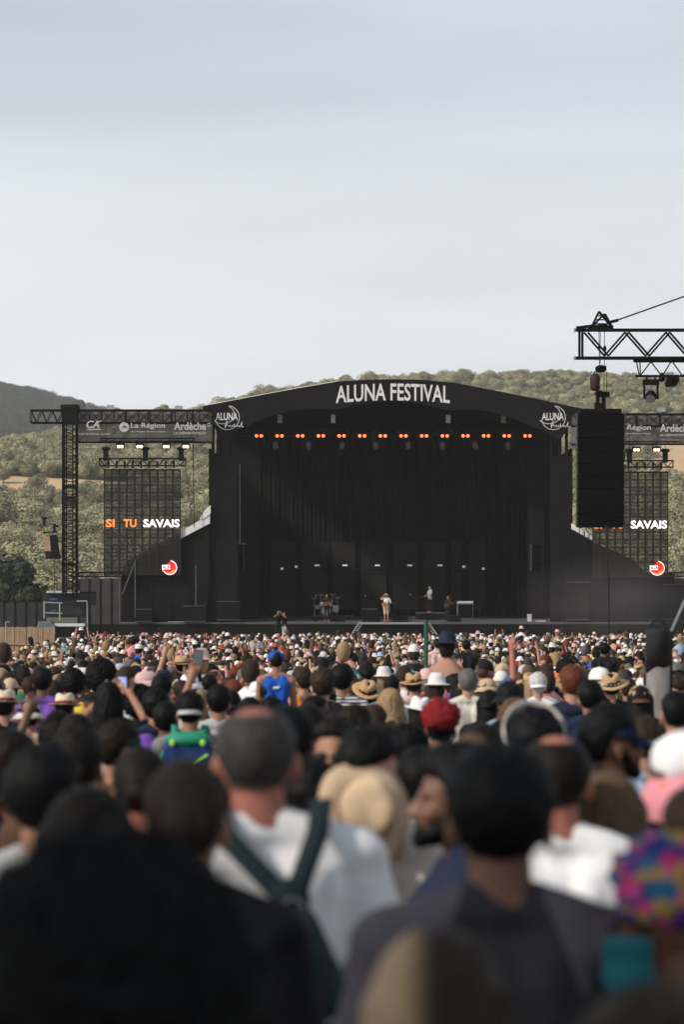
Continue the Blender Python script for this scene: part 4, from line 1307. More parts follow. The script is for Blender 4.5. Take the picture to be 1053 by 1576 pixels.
HC = Vector((0, -.014, 1.652))
def star(name, thick, line, rough=0.0, freq=40, nu=56, nv=36, back=0.0, top=None, seed=0, stre=(1, 1, 1)):
    """hair grown from the skull: thick = thickness (m); line(az)= hairline elevation in degrees, az 0 at the face"""
    mb = MB()
    rx, ry, rz = .076, .096, .098
    vs = []
    for j in range(nv + 1):
        el = -90 + 180 * j / nv
        for i in range(nu):
            a = 2 * math.pi * i / nu
            d = Vector((math.sin(a) * math.cos(R(el)), math.cos(a) * math.cos(R(el)), math.sin(R(el))))
            azf = abs(math.degrees(math.atan2(d.x, d.y)))
            L = line(azf)
            t = min(1, max(0, (el - L + 4) / (9 if azf < 70 else 9 + min(1, (azf - 70) / 40) * 22)))
            t = t * t * (3 - 2 * t)
            if top:
                t *= top(azf, el)
            n_ = noise.noise(Vector((d.x * stre[0], d.y * stre[1], d.z * stre[2])) * freq * .1 + Vector((seed, seed, 0)))
            n_ += .5 * noise.noise(Vector((d.x * stre[0], d.y * stre[1], d.z * stre[2])) * freq * .25 + Vector((seed, 0, seed)))
            tap = .42 + .58 * min(1, max(0, (el + 48) / 62)) if thick < .04 else 1
            th = thick * tap * (1 + .35 * max(0, d.z)) * t * (1 + rough * n_) - .022 * (1 - t)
            p = HC + Vector((d.x * (rx + th), d.y * (ry + th), d.z * (rz + th)))
            if p.z < 1.61 and p.y < 0 and t > .05:      # over the nape the hair lies on the neck
                rad = math.hypot(p.x, p.y + .029)
                want = .057 + max(0, th) * .8
                if 1e-4 < rad < want:
                    k_ = want / rad
                    p = Vector((p.x * k_, (p.y + .029) * k_ - .029, p.z - .012 * max(0, -d.z)))
            vs.append(p)
    fs = []
    for j in range(nv):
        for i in range(nu):
            i2 = (i + 1) % nu
            fs.append((j * nu + i2, j * nu + i, (j + 1) * nu + i, (j + 1) * nu + i2))
    return MB().add(vs, fs)
def hl(f, s, b):
    return lambda az: float(np.interp(az, [0, 45, 80, 100, 122, 180], [f, f - 4, s + 12, s, b * .86, b]))
def streak(seed, amp):
    def f(v):
        d = Vector((v.x, v.y + .02, 0))
        d = d.normalized() if d.length > 1e-4 else Vector((0, 0, 1))
        n = noise.noise(Vector((v.x * 70, v.y * 70, v.z * 5 + seed))) + .6 * noise.noise(Vector((v.x * 150, v.y * 150, v.z * 9 + seed)))
        return v + d * n * amp
    return f
def long_hair(zend, wide, seed, volume=.0):
    mb = MB()
    mb.ball((0, -.022, 1.662), (.090 + volume, .104 + volume, .104 + volume * .6), 18, 12)
    for k in range(11):
        a = -1.25 + 2.5 * k / 10
        x0, y0 = math.sin(a) * (.078 + volume), -.022 - math.cos(a) * (.088 + volume)
        rr = random.Random(seed * 100 + k)
        x1, y1 = x0 * wide + rr.uniform(-.01, .01), min(-.075, y0 - .02) - .02
        ze = zend + rr.uniform(-.05, .05)
        mb.cap((x0, y0 + .015, 1.66), (x0 * 1.08, y0 - .004, 1.53), .032, .032, 8)
        mb.cap((x0 * 1.08, y0 - .004, 1.53), (x1, y1, ze), .030, .014, 8)
    return mb
HAIR = {}
HAIR['short'] = star('hair', .020, hl(34, 2, -62), .35, 60, seed=1).mesh('hair', HAIRM['black'], True)
HAIR['crop'] = star('hair', .010, hl(34, 4, -58), .3, 80, seed=2).mesh('hair', HAIRM['black'], True)
HAIR['fade'] = star('hair', .022, lambda az: float(np.interp(az, [0, 60, 100, 180], [36, 28, 4, -22])), .3, 60, seed=3).mesh('hair', HAIRM['black'], True)
HAIR['thick'] = star('hair', .030, hl(30, -4, -64), .3, 60, seed=4).mesh('hair', HAIRM['black'], True)
HAIR['curly'] = star('hair', .046, hl(28, -22, -62), .30, 110, 96, 64, seed=5).mesh('hair', HAIRM['black'], True)
HAIR['afro'] = star('hair', .085, hl(26, -40, -66), .22, 130, 128, 84, seed=6).mesh('hair', HAIRM['black'], True)
HAIR['balding'] = star('hair', .007, hl(50, -8, -62), .3, 70, seed=7, top=lambda az, el: min(1, max(.0, (76 - el) / 28)) if az > 55 else 0).mesh('hair', HAIRM['black'], True)
HAIR['long'] = remesh('hair', long_hair(1.22, 1.35, 1), HAIRM['brown'], .010, 4, None, streak(1, .007))
HAIR['mid'] = remesh('hair', long_hair(1.38, 1.3, 2), HAIRM['brown'], .010, 4, None, streak(2, .007))
HAIR['bob'] = remesh('hair', long_hair(1.50, 1.15, 3, .008), HAIRM['brown'], .010, 4, None, streak(3, .007))
def bun_mb(ball_pos, r, tail=None):
    mb = star('hair', .014, hl(36, -4, -58), .25, 60, seed=8)
    m2 = MB().ball(ball_pos, r, 12, 8)
    mb.add(m2.v, m2.f)
    if tail:
        for a_, b_, ra, rb in tail:
            m2 = MB().cap(a_, b_, ra, rb, 10)
            mb.add(m2.v, m2.f)
    return mb
HAIR['bun'] = remesh('hair', bun_mb((0, -.10, 1.735), (.045, .042, .042)), HAIRM['brown'], .009, 2, None, streak(4, .006))
HAIR['low bun'] = remesh('hair', bun_mb((0, -.135, 1.64), (.045, .036, .040)), HAIRM['brown'], .009, 2, None, streak(5, .006))
HAIR['ponytail'] = remesh('hair', bun_mb((0, -.112, 1.70), (.028, .026, .026), [((0, -.125, 1.70), (0, -.165, 1.58), .026, .034), ((0, -.165, 1.58), (.01, -.15, 1.38), .034, .014)]), HAIRM['brown'], .009, 2, None, streak(6, .006))
# beard
beard_mb = MB()
beard_mb.ball((0, .052, 1.548), (.052, .050, .036), 14, 10).ball((0, .082, 1.532), (.030, .024, .026), 12, 8)
for s in (-1, 1):
    beard_mb.cap((s * .062, .012, 1.60), (s * .048, .05, 1.55), .016, .018, 8)
    beard_mb.cap((s * .006, .100, 1.582), (s * .03, .082, 1.565), .007, .007, 6)
BEARD = remesh('beard', beard_mb, HAIRM['black'], .006, 2, None, streak(7, .003))
GLASSES = MB()
for s in (-1, 1):
    GLASSES.ball((s * .033, .092, 1.632), (.027, .010, .021), 12, 8)
    GLASSES.bar((s * .058, .085, 1.638), (s * .080, -.01, 1.632), .006, 5)
GLASSES.bar((-.01, .100, 1.638), (.01, .100, 1.638), .006, 5)
GLASSES = GLASSES.mesh('sunglasses', M_rubber, True)
EYE = MB().ball((-.030, .079, 1.629), .0105, 10, 8).ball((.030, .079, 1.629), .0105, 10, 8).mesh('eye', mat('eye_white', (.5, .48, .45), .3, .05, 5), True)

# hats: crown, brim and band meshes around the origin (the seat of the hat, at the level of the brow)
def ell(f=1.2):
    return dict(sx=1.0, sy=f)
def dome_prof(r, h, n=7):
    return [(r * math.cos(t), h * math.sin(t)) for t in np.linspace(0, math.pi / 2 - .06, n)]
def brim_fn(curl, droop=0.0, wav=0.0):
    def f(x, y, z):
        r = math.hypot(x, y / 1.15)
        k = max(0, r - .09) / .08
        a = math.atan2(x, y)
        return x, y, z + curl * k * k * abs(math.sin(a)) - droop * k + wav * k * math.sin(a * 3 + 1)
    return f
def hat_mesh(name, parts):
    return parts
HATS = {}
def pinch(x, y, z):
    if z > .075:
        z -= .022 * math.exp(-(x / .03) ** 2) * min(1, (z - .075) / .02)
        if y > .02:
            x *= 1 - .25 * min(1, (y - .02) / .08)
    return x, y, z
fed_crown = MB().lathe([(.092, -.004), (.090, .03), (.085, .075), (.078, .10), (.06, .112), (.03, .114), (.004, .112)], 28, 1, 1.18, fn=pinch).mesh('crown', M_straw, True)
fed_brim = MB().lathe([(.088, .004), (.12, .002), (.148, .004), (.150, .007), (.12, .008), (.088, .010)], 36, 1, 1.12, fn=brim_fn(.02, .012)).mesh('brim', M_straw, True)
wide_brim = MB().lathe([(.088, .004), (.13, .002), (.178, .004), (.180, .007), (.13, .008), (.088, .010)], 40, 1, 1.08, fn=brim_fn(.012, .004, .004)).mesh('brim', M_straw, True)
fed_band = MB().lathe([(.0935, .004), (.0930, .034), (.085, .034), (.085, .004)], 28, 1, 1.18).mesh('band', CLOTH['red'], True)
HATS['fedora'] = [('crown', fed_crown, 0), ('brim', fed_brim, 0), ('band', fed_band, 1)]
HATS['wide'] = [('crown', fed_crown, 0), ('brim', wide_brim, 0), ('band', fed_band, 1)]
cap_crown = MB().lathe([(.091, -.012)] + [(r, z) for r, z in dome_prof(.091, .098)], 26, 1, 1.17).mesh('crown', CLOTH['black'], True)
bv, bf = [], []
for i in range(13):
    a = -1.05 + 2.1 * i / 12
    ri, ro = 1.0, 1.0
    xi, yi = math.sin(a) * .090, math.cos(a) * .105
    xo, yo = math.sin(a) * .088, math.cos(a) * .105 + .072 * max(0, math.cos(a * 1.35)) ** .6
    drop = -.028 * (math.sin(a)) ** 2
    for (x, y, z) in ((xi, yi, .002 + drop * .4), (xo, yo, -.012 + drop), (xo, yo, -.007 + drop), (xi, yi, .008 + drop * .4)):
        bv.append((x, y, z))
for i in range(12):
    for k in range(4):
        k2 = (k + 1) % 4
        bf.append((i * 4 + k, i * 4 + 4 + k, i * 4 + 4 + k2, i * 4 + k2))
cap_bill = MB().add(bv, bf).mesh('bill', CLOTH['black'], True)
cap_button = MB().ball((0, 0, .100), (.008, .008, .005), 8, 5).mesh('button', CLOTH['black'], True)
HATS['cap'] = [('crown', cap_crown, 0), ('bill', cap_bill, 1), ('button', cap_button, 1)]
bk_crown = MB().lathe([(.094, -.01), (.091, .025), (.082, .058), (.064, .080), (.034, .091), (.004, .093)], 26, 1, 1.17).mesh('crown', CLOTH['white'], True)
bk_brim = MB().lathe([(.090, -.002), (.110, -.022), (.140, -.055), (.143, -.052), (.112, -.016), (.091, .006)], 30, 1, 1.12, fn=brim_fn(0, 0, .006)).mesh('brim', CLOTH['pink'], True)
HATS['bucket'] = [('crown', bk_crown, 0), ('brim', bk_brim, 1)]
big_brim = MB().lathe([(.090, .0), (.118, -.030), (.168, -.095), (.172, -.091), (.121, -.022), (.091, .010)], 36, 1, 1.08, fn=brim_fn(0, 0, .010)).mesh('brim', CLOTH['pink'], True)
HATS['big bucket'] = [('crown', bk_crown, 0), ('brim', big_brim, 1)]
beanie = star('crown', .016, hl(22, 8, -20), .25, 30, seed=11).mesh('crown', CLOTH['red'], True)
wrapm = star('crown', .040, hl(24, 4, -24), .45, 34, seed=12, stre=(1, 1, 2.5)).mesh('crown', CLOTH['red'], True)
visor = MB().lathe([(.094, -.012), (.096, .02), (.088, .02), (.088, -.012)], 26, 1, 1.17).mesh('band', CLOTH['white'], True)
HATS['visor'] = [('band', visor, 0), ('bill', cap_bill, 0)]
HATS['beanie'] = [('crown', beanie, 0)]
HATS['wrap'] = [('crown', wrapm, 0)]
HAT_H = {'fedora': .065, 'wide': .065, 'cap': .035, 'bucket': .045, 'big bucket': .045, 'beanie': .02, 'wrap': .045, 'visor': 0, None: 0}
HAIR_H = {'short': .02, 'crop': .01, 'fade': .024, 'thick': .04, 'curly': .06, 'afro': .10, 'balding': 0, 'long': .015, 'mid': .015, 'bob': .02, 'bun': .03, 'low bun': .015, 'ponytail': .015, 'bald': 0}

G_CROWD = 'festival crowd standing before the stage'
def put_hat(parent, kind, c1, c2, tilt=(-8, 0), yaw=0, scale=1.0):
    hat = bpy.data.objects.new('hat', None)
    col.objects.link(hat)
    hat.parent = parent
    if kind in ('beanie', 'wrap'):
        hat.scale = (scale,) * 3
    else:
        hat.location = (0, -.014, 1.668)
        hat.rotation_euler = (R(tilt[0]), R(tilt[1]), R(yaw))
        hat.scale = (scale,) * 3
    for nm, me_, which in HATS[kind]:
        link(nm, me_, hat, m=HATM[(c1, c2)[which]])
    return hat

def person(x, Y, z, height, yaw=0, pose='down', skin='tan', hair=('short', 'black'), shirt=('tee', 'white'), pants=('trousers', 'navy'), hat=None, label='', wide=1.0, extras=(), lean=0, group=G_CROWD, hatkw={}, roll=0):
    s = height / 1.75
    o = link('person', BODY[pose], None, (x - math.sin(R(roll)) * height, Y, z), (R(lean), R(roll), R(yaw)), (s * wide, s * wide, s), SKIN[skin])
    tag(o, label, 'person', group)
    if hair and hair[0] != 'bald':
        link('hair', HAIR[hair[0]], o, m=hair[1] if not isinstance(hair[1], str) else HAIRM[hair[1]])
    if shirt:
        k = (pose, shirt[0]) if (pose, shirt[0]) in SHIRT else (pose, 'tee')
        link('shirt', SHIRT[k], o, m=shirt[1] if not isinstance(shirt[1], str) else CLOTH[shirt[1]])
    if pants:
        sit = pose in ('seated', 'rider')
        d_ = (SHORTS if pants[0] == 'shorts' else PANTS)['sit' if sit else 'stand']
        link(pants[0], d_, o, m=CLOTH[pants[1]])
    if hat:
        put_hat(o, *hat, **hatkw)
    for ex in extras:
        if ex == 'beard':
            link('beard', BEARD, o, m=HAIRM[hair[1] if hair and isinstance(hair[1], str) else 'black'])
        if ex == 'sunglasses':
            link('sunglasses', GLASSES, o)
        if ex == 'eyes':
            link('eye', EYE, o)
    return o

# ------------------------------------------------------------------ the nearer spectators, one by one
# top pixel row and distance give the height; the screen mask keeps later people from hiding behind earlier ones
mask = np.zeros((1700, 1253), bool)          # photo pixels, 100 px margin left and right
def stamp(px, top, d, hw=.2, sh=.46, test=False):
    """marks head and shoulders; test: returns the share of the head still free"""
    k = F / d
    x0, x1 = int(px - hw * k / 2) + 100, int(px + hw * k / 2) + 100
    y0, y1 = int(top), int(top + .25 * k)
    x0, x1, y0, y1 = max(0, x0), min(1252, x1), max(0, y0), min(1699, y1)
    if x1 <= x0 or y1 <= y0:
        return 0
    free = 1 - mask[y0:y1, x0:x1].mean() if test else 0
    if not test:
        mask[y0:y1, x0:x1] = True
        xa, xb, ya = max(0, int(px - sh * k / 2) + 100), min(1252, int(px + sh * k / 2) + 100), min(1699, int(top + .31 * k))
        mask[ya:, xa:xb] = True
    return free
near_pos = []
hand_rects = []
mask[957:1098, 1093:1134] = True
mask[952:1028, 750:764] = True
def near(px, top, d, label, lift=False, **kw):
    extra = HAT_H[kw['hat'][0]] if kw.get('hat') else HAIR_H.get((kw.get('hair') or ('bald',))[0], 0)
    z = gz(d)
    zt = H - (top - YH) * d / F - z
    h_ = zt - extra * .95
    if lift:                       # sits on someone's shoulders in the far crowd
        h_, z = 1.62, z + zt - 1.62 - extra
        kw['pose'] = 'rider'
    x = (px - CX) * d / F
    stamp(px, top, d)
    hand_rects.append((px - 340 / d, top, px + 340 / d, top + 900 / d, d))
    near_pos.append((x, d))
    return person(x, d, z, h_, label=label, **kw)

LN = {}
LN['blob'] = near(168, 1298, 2.4, 'very near person with a big dark curly head of hair filling the lower corner', hair=('afro', 'black'), shirt=('tee', 'black'), wide=1.0)
LN['blonde'] = near(672, 1420, 3.0, 'near woman with parted blond and dark long hair before the dark grey shirt', hair=('long', M_two_tone), skin='fair', shirt=('tank', 'black'), wide=.98)
LN['brown_low'] = near(1000, 1520, 2.5, 'near person with brown hair at the very bottom below the colourful headscarf', hair=('short', 'brown'), skin='fair', shirt=('tee', 'charcoal'))
LN['greytee'] = near(768, 1146, 4.3, 'black haired man in dark grey shirt with lighter sleeves, nearest broad back', hair=('short', 'black'), skin='brown', shirt=('tee', 'charcoal'), wide=1.1)
LN['whitebag'] = near(392, 1088, 5.3, 'balding grey haired man in white shirt wearing a dark sling bag', hair=('balding', 'dark grey'), skin='red', shirt=('tee', 'white'), pants=('shorts', 'beige'), wide=1.12, yaw=4, lean=-3, roll=-2.6)
LN['hathanging'] = near(571, 1116, 6.8, 'man with black fade haircut and a beige hat hanging at his back', hair=('fade', 'black'), skin='fair', shirt=('tee', 'off white'), yaw=-28)
LN['bearded'] = near(516, 1106, 8.4, 'bearded man in dark sunglasses facing the camera', hair=('short', 'dark brown'), skin='tan', shirt=('tee', 'white'), yaw=168, extras=('beard', 'sunglasses'))
LN['cap_dark'] = near(72, 1145, 5.6, 'person in dark beanie with grey shirt collar near the left edge', hair=('short', 'black'), skin='tan', shirt=('tee', 'light grey'), hat=('beanie', 'black', 'black'), yaw=-15)
LN['brownblur'] = near(138, 1206, 4.9, 'person with plain dark brown hair just above the big dark curly head', hair=('bob', 'dark brown'), skin='tan', shirt=('tee', 'charcoal'))
LN['bunlady'] = near(288, 1168, 4.7, 'brown haired woman with low beige hair bun beside the white shirted man', hair=('low bun', 'brown'), skin='tan', shirt=('tee', 'black'))
LN['greencap'] = near(187, 1103, 10.0, 'person in dark green cap looking right, a light collar below', hair=('short', 'dark brown'), skin='tan', shirt=('tee', 'brown'), hat=('cap', 'dark green', 'dark green'), yaw=-50)
LN['greycap'] = near(293, 1060, 14.8, 'person in backward grey cap carrying a green and blue backpack', hair=('short', 'black'), skin='tan', shirt=('tee', 'grey'), hat=('cap', 'grey', 'light grey'), hatkw=dict(yaw=180))
LN['purple'] = near(256, 1080, 15.5, 'dark haired person with a purple jacket tied over the shoulders', hair=('short', 'black'), skin='brown', shirt=('tee', 'black'))
LN['phonearm'] = near(337, 1054, 17.2, 'black haired person in pale shirt holding a phone high overhead', hair=('short', 'black'), skin='tan', shirt=('tee', 'light grey'), pose='raise_left')
LN['fedora1'] = near(100, 1060, 20.0, 'person in white straw fedora with red band, between purple top and yellow top', hair=('short', 'dark brown'), skin='fair', shirt=('tee', 'red'), hat=('fedora', 'pale straw', 'red'))
LN['fedora2'] = near(7, 1053, 18.0, 'person in white straw fedora with red band at the picture edge', hair=('short', 'dark brown'), skin='fair', shirt=('tee', 'black'), hat=('fedora', 'pale straw', 'red'))
LN['fedora3'] = near(46, 1073, 17.5, 'person in small plain white hat beside the raised brown arm', hair=('short', 'dark brown'), skin='fair', shirt=('tee', 'beige'), hat=('bucket', 'off white', 'off white'))
LN['armleft'] = near(90, 1098, 13.4, 'dark haired person with one arm raised bent at the left edge', hair=('curly', 'black'), skin='brown', shirt=('tank', 'black'), pose='raise_left')
LN['navyhood'] = near(66, 1027, 22.0, 'tall person in dark navy wrap standing above the white fedoras', hair=('short', 'black'), skin='brown', shirt=('tee', 'purple'), hat=('beanie', 'navy', 'navy'))
LN['darkcurl'] = near(113, 1028, 24.0, 'person with a mass of dark curls ahead of the white fedora', hair=('curly', 'black'), skin='brown', shirt=('tank', 'yellow'))
LN['longdark'] = near(168, 1048, 17.0, 'woman with very long black hair filming on a phone with blue glow', hair=('long', 'black'), skin='tan', shirt=('tank', 'black'), pose='phone')
LN['curlytop'] = near(156, 1016, 25.5, 'person with round black curls standing ahead of the long haired woman', hair=('afro', 'black'), skin='brown', shirt=('tee', 'black'))
LN['maroonbob'] = near(118, 1096, 13.0, 'dark brown bobbed head between the fedora and the green cap', hair=('bob', 'dark brown'), skin='fair', shirt=('tee', 'pale pink'))
LN['greybun'] = near(90, 1090, 15.0, 'person in faded grey cap behind the dark beanie', hair=('short', 'dark brown'), skin='fair', shirt=('tee', 'grey'), hat=('cap', 'grey', 'grey'), hatkw=dict(yaw=150))
LN['darkhead2'] = near(118, 1118, 7.4, 'dark brown head rising behind the black beanie and the bob', hair=('short', 'dark brown'), skin='brown', shirt=('long', 'brown'))
LN['carrier'] = near(412, 1047, 22.5, 'short haired man carrying the child in blue on his shoulders', hair=('crop', 'black'), skin='fair', shirt=('tee', 'white'))
LN['logocap'] = near(418, 1069, 17.0, 'person in white cap with black peak below the child in blue', hair=('short', 'black'), skin='fair', shirt=('tee', 'black'), hat=('cap', 'white', 'black'), hatkw=dict(yaw=180))
LN['strawred1'] = near(566, 1042, 25.5, 'person in tilted straw hat with orange band beside the striped shirt', hair=('mid', 'dark brown'), skin='fair', shirt=('tee', 'grey'), hat=('wide', 'straw', 'orange'), hatkw=dict(tilt=(28, 8)))
LN['strawred2'] = near(637, 1030, 26.0, 'person in level straw hat with orange band near the green pole', hair=('short', 'brown'), skin='fair', shirt=('tee', 'pale pink'), hat=('wide', 'straw', 'orange'), hatkw=dict(tilt=(4, -4)))
LN['whitefed'] = near(646, 1065, 20.0, 'person in clean white fedora beside the dark red wrap', hair=('mid', 'dark brown'), skin='tan', shirt=('tee', 'pale pink'), hat=('fedora', 'white', 'white'), hatkw=dict(tilt=(2, 8)))
LN['blondshort'] = near(601, 1058, 19.0, 'person with short blond hair and bare back below the straw hats', hair=('bob', 'blond'), skin='fair', shirt=('tank', 'pale pink'))
LN['redwrap'] = near(678, 1076, 12.5, 'person in dark red head wrap with turquoise shoulders', hair=('short', 'black'), skin='brown', shirt=('tee', 'turquoise'), hat=('wrap', 'dark red', 'dark red'))
LN['tancap'] = near(503, 1055, 21.0, 'person in tan cap and white shirt behind two dark heads', hair=('short', 'black'), skin='fair', shirt=('tee', 'white'), hat=('cap', 'beige', 'beige'), hatkw=dict(yaw=180))
LN['dark490'] = near(488, 1070, 15.5, 'dark skinned man with cropped hair looking right under the tan cap', hair=('crop', 'black'), skin='deep', shirt=('tee', 'white'), yaw=-70)
LN['brown497'] = near(497, 1027, 19.5, 'person with thick brown hair right of the child in blue', hair=('thick', 'brown'), skin='fair', shirt=('tee', 'black'))
LN['striped'] = near(526, 1021, 21.5, 'black haired person in navy and white striped shirt', hair=('thick', 'black'), skin='tan', shirt=('tee', None))
LN['sunleft'] = near(541, 1082, 13.5, 'brown haired person in sunglasses looking left over a shoulder', hair=('mid', 'dark brown'), skin='tan', shirt=('tee', 'black'), yaw=115, extras=('sunglasses',))
LN['brown575'] = near(576, 1083, 15.0, 'person with messy brown bun just below the tilted straw hat', hair=('low bun', 'brown'), skin='fair', shirt=('tank', 'black'))
LN['curly627'] = near(627, 1112, 11.8, 'person with black curls between fade haircut and red wrap', hair=('curly', 'black'), skin='brown', shirt=('tee', 'black'))
LN['dark590'] = near(588, 1110, 9.5, 'dark haired woman half hidden behind the fade haircut', hair=('mid', 'dark brown'), skin='tan', shirt=('tee', 'black'))
LN['white640'] = near(648, 1150, 7.6, 'man in white printed shirt half hidden by the dark profile', hair=('short', 'black'), skin='brown', shirt=('tee', 'white'))
LN['profile'] = near(696, 1140, 6.0, 'dark haired man in profile facing left beside the broad dark back', hair=('thick', 'black'), skin='brown', shirt=('tee', 'navy'), yaw=92, extras=('beard',))
LN['grey720'] = near(720, 1030, 23.0, 'grey haired person in white shirt behind the beige bucket hat', hair=('short', 'grey'), skin='fair', shirt=('tee', 'off white'))
LN['beigebucket'] = near(750, 1039, 24.0, 'person in beige bucket hat ahead of a plain black cap', hair=('mid', 'light brown'), skin='fair', shirt=('tee', 'beige'), hat=('bucket', 'beige', 'beige'))
LN['blackcap'] = near(753, 1057, 18.5, 'person in plain black cap worn backwards, white dot on it', hair=('mid', 'black'), skin='tan', shirt=('tee', 'black'), hat=('cap', 'black', 'black'), hatkw=dict(yaw=180))
LN['blueshirt'] = near(784, 1044, 16.5, 'person in black brimmed hat and pale blue shirt', hair=('short', 'black'), skin='fair', shirt=('tee', 'light blue'), hat=('bucket', 'black', 'black'), hatkw=dict(yaw=10))
LN['gingerbun'] = near(794, 1074, 15.0, 'person with curly ginger blond hair in white top', hair=('curly', 'light brown'), skin='fair', shirt=('tee', 'white'))
LN['whitecap'] = near(828, 1033, 24.0, 'person in pale blue white cap with white hair below', hair=('short', 'white'), skin='fair', shirt=('tee', 'white'), hat=('cap', 'white', 'white'), hatkw=dict(yaw=180))
LN['visorman'] = near(821, 1086, 8.2, 'dark haired person wearing a white band over the head', hair=('thick', 'black'), skin='brown', shirt=('tee', 'charcoal'))
LN['bald'] = near(856, 1131, 6.0, 'bald reddish headed man in plain white shirt', hair=('balding', 'dark brown'), skin='red', shirt=('tee', 'white'), wide=1.08, hatkw={})
LN['navycap'] = near(944, 1079, 8.3, 'bearded man in navy cap looking right over the crowd', hair=('short', 'black'), skin='brown', shirt=('tee', 'navy'), hat=('cap', 'navy', 'navy'), yaw=-72, extras=('beard',))
LN['pinkhat'] = near(1058, 1112, 6.6, 'woman in white sunhat with pink brim and orange dots', hair=('mid', 'brown'), skin='fair', shirt=('tank', 'white'), hat=('big bucket', 'white', None), hatkw=dict(tilt=(4, -16), scale=1.12))
LN['greybrown'] = near(934, 1183, 6.2, 'person with straight grey brown hair before the navy cap', hair=('bob', 'light brown'), skin='tan', shirt=('tee', 'charcoal'))
LN['olivecap'] = near(1078, 1197, 5.2, 'person in olive green cap under the pink dotted hat', hair=('short', 'brown'), skin='tan', shirt=('tee', 'white'), hat=('cap', 'olive', 'olive'), hatkw=dict(yaw=180))
LN['headscarf'] = near(1024, 1286, 4.2, 'person in bright multicoloured headscarf near the right edge', hair=None, skin='brown', shirt=('tee', 'black'), hat=('wrap', None, None))
LN['dark1040'] = near(1040, 1063, 12.5, 'cropped dark head close beside the grey post', hair=('crop', 'black'), skin='tan', shirt=('tee', 'grey'))
LN['redhead'] = near(881, 1024, 17.5, 'red haired person in dark jacket left of the straw hat', hair=('short', 'ginger'), skin='fair', shirt=('long', 'navy'))
LN['straw942'] = near(941, 1031, 23.5, 'person in tan straw hat with pale band near the grey post', hair=('short', 'black'), skin='fair', shirt=('tee', 'black'), hat=('wide', 'straw', 'off white'), hatkw=dict(tilt=(14, -6)))
LN['blackcap2'] = near(908, 1044, 17.0, 'person in black cap between red hair and straw hat', hair=('short', 'black'), skin='tan', shirt=('tee', 'navy'), hat=('cap', 'black', 'black'), hatkw=dict(yaw=-60))
LN['camocap'] = near(985, 1050, 18.5, 'person in tan patterned cap touching the grey post edge', hair=('mid', 'dark brown'), skin='tan', shirt=('tee', 'black'), hat=('cap', 'beige', 'brown'), hatkw=dict(yaw=180))
LN['bluecap'] = near(990, 1097, 11.0, 'person in pale blue cap behind the navy capped man', hair=('short', 'brown'), skin='fair', shirt=('tee', 'light blue'), hat=('cap', 'light blue', 'light blue'), hatkw=dict(yaw=180))
LN['pinkshirt'] = near(674, 984, 52.0, 'person in pink shirt raised on shoulders right of the green pole', hair=('short', 'dark brown'), skin='fair', shirt=('tee', 'pale pink'), lift=True)
LN['orangegirl'] = near(839, 1006, 33.0, 'girl with ginger hair and orange top seated high in the crowd', hair=('mid', 'ginger'), skin='fair', shirt=('tee', 'orange'), yaw=150, lift=True)
LN['dark720'] = near(718, 985, 48.0, 'dark clothed person raised above the far crowd left of the speaker', hair=('short', 'black'), skin='brown', shirt=('long', 'black'), lift=True)
LN['dark933'] = near(930, 988, 42.0, 'tall dark figure beside the tether strap in the far crowd', hair=('thick', 'black'), skin='brown', shirt=('long', 'black'), lift=True)
LN['dark745'] = near(742, 1110, 10.5, 'rounded dark head behind the broad back of the black haired man', hair=('bob', 'dark brown'), skin='tan', shirt=('tee', 'black'))
LN['dark768'] = near(772, 1106, 11.8, 'dark head touching the pale blue shirt from below', hair=('mid', 'black'), skin='tan', shirt=('tee', 'black'))
LN['brownbald'] = near(725, 1130, 7.0, 'reddish brown thinning head behind the broad dark back', hair=('crop', 'light brown'), skin='red', shirt=('tee', 'grey'))
LN['dark30'] = near(20, 1120, 8.4, 'dark haired person partly cut by the left picture edge', hair=('bob', 'dark brown'), skin='red', shirt=('tank', 'black'))
LN['dark440'] = near(443, 1085, 7.6, 'woman with dark ponytail close beside the balding man', hair=('ponytail', 'black'), skin='brown', shirt=('tee', 'black'))
LN['dark455'] = near(478, 1165, 7.0, 'dark head low between the balding man and bearded man', hair=('thick', 'black'), skin='tan', shirt=('tee', 'brown'))
LN['teal'] = near(474, 1082, 13.0, 'person in turquoise top between the two dark heads', hair=('mid', 'dark brown'), skin='fair', shirt=('tee', 'turquoise'))
LN['barearm'] = near(218, 1150, 6.6, 'dark haired person with bare sunburnt shoulder below the purple jacket', hair=('low bun', 'dark brown'), skin='red', shirt=('tank', 'black'))
LN['darkcap2'] = near(355, 1060, 19.0, 'person in dark navy cap with white top behind the balding man', hair=('short', 'black'), skin='tan', shirt=('tee', 'white'), hat=('cap', 'navy', 'navy'), hatkw=dict(yaw=180))
LN['beigecap'] = near(385, 1070, 16.0, 'person in beige cap behind the balding man', hair=('short', 'black'), skin='fair', shirt=('tee', 'off white'), hat=('cap', 'off white', 'off white'))
LN['curl215'] = near(214, 1052, 17.5, 'dark bushy head behind the purple jacket', hair=('curly', 'black'), skin='brown', shirt=('tee', 'black'))
LN['curl240'] = near(240, 1058, 16.8, 'dark smooth head left of the backward grey cap', hair=('thick', 'black'), skin='tan', shirt=('tee', 'navy'))
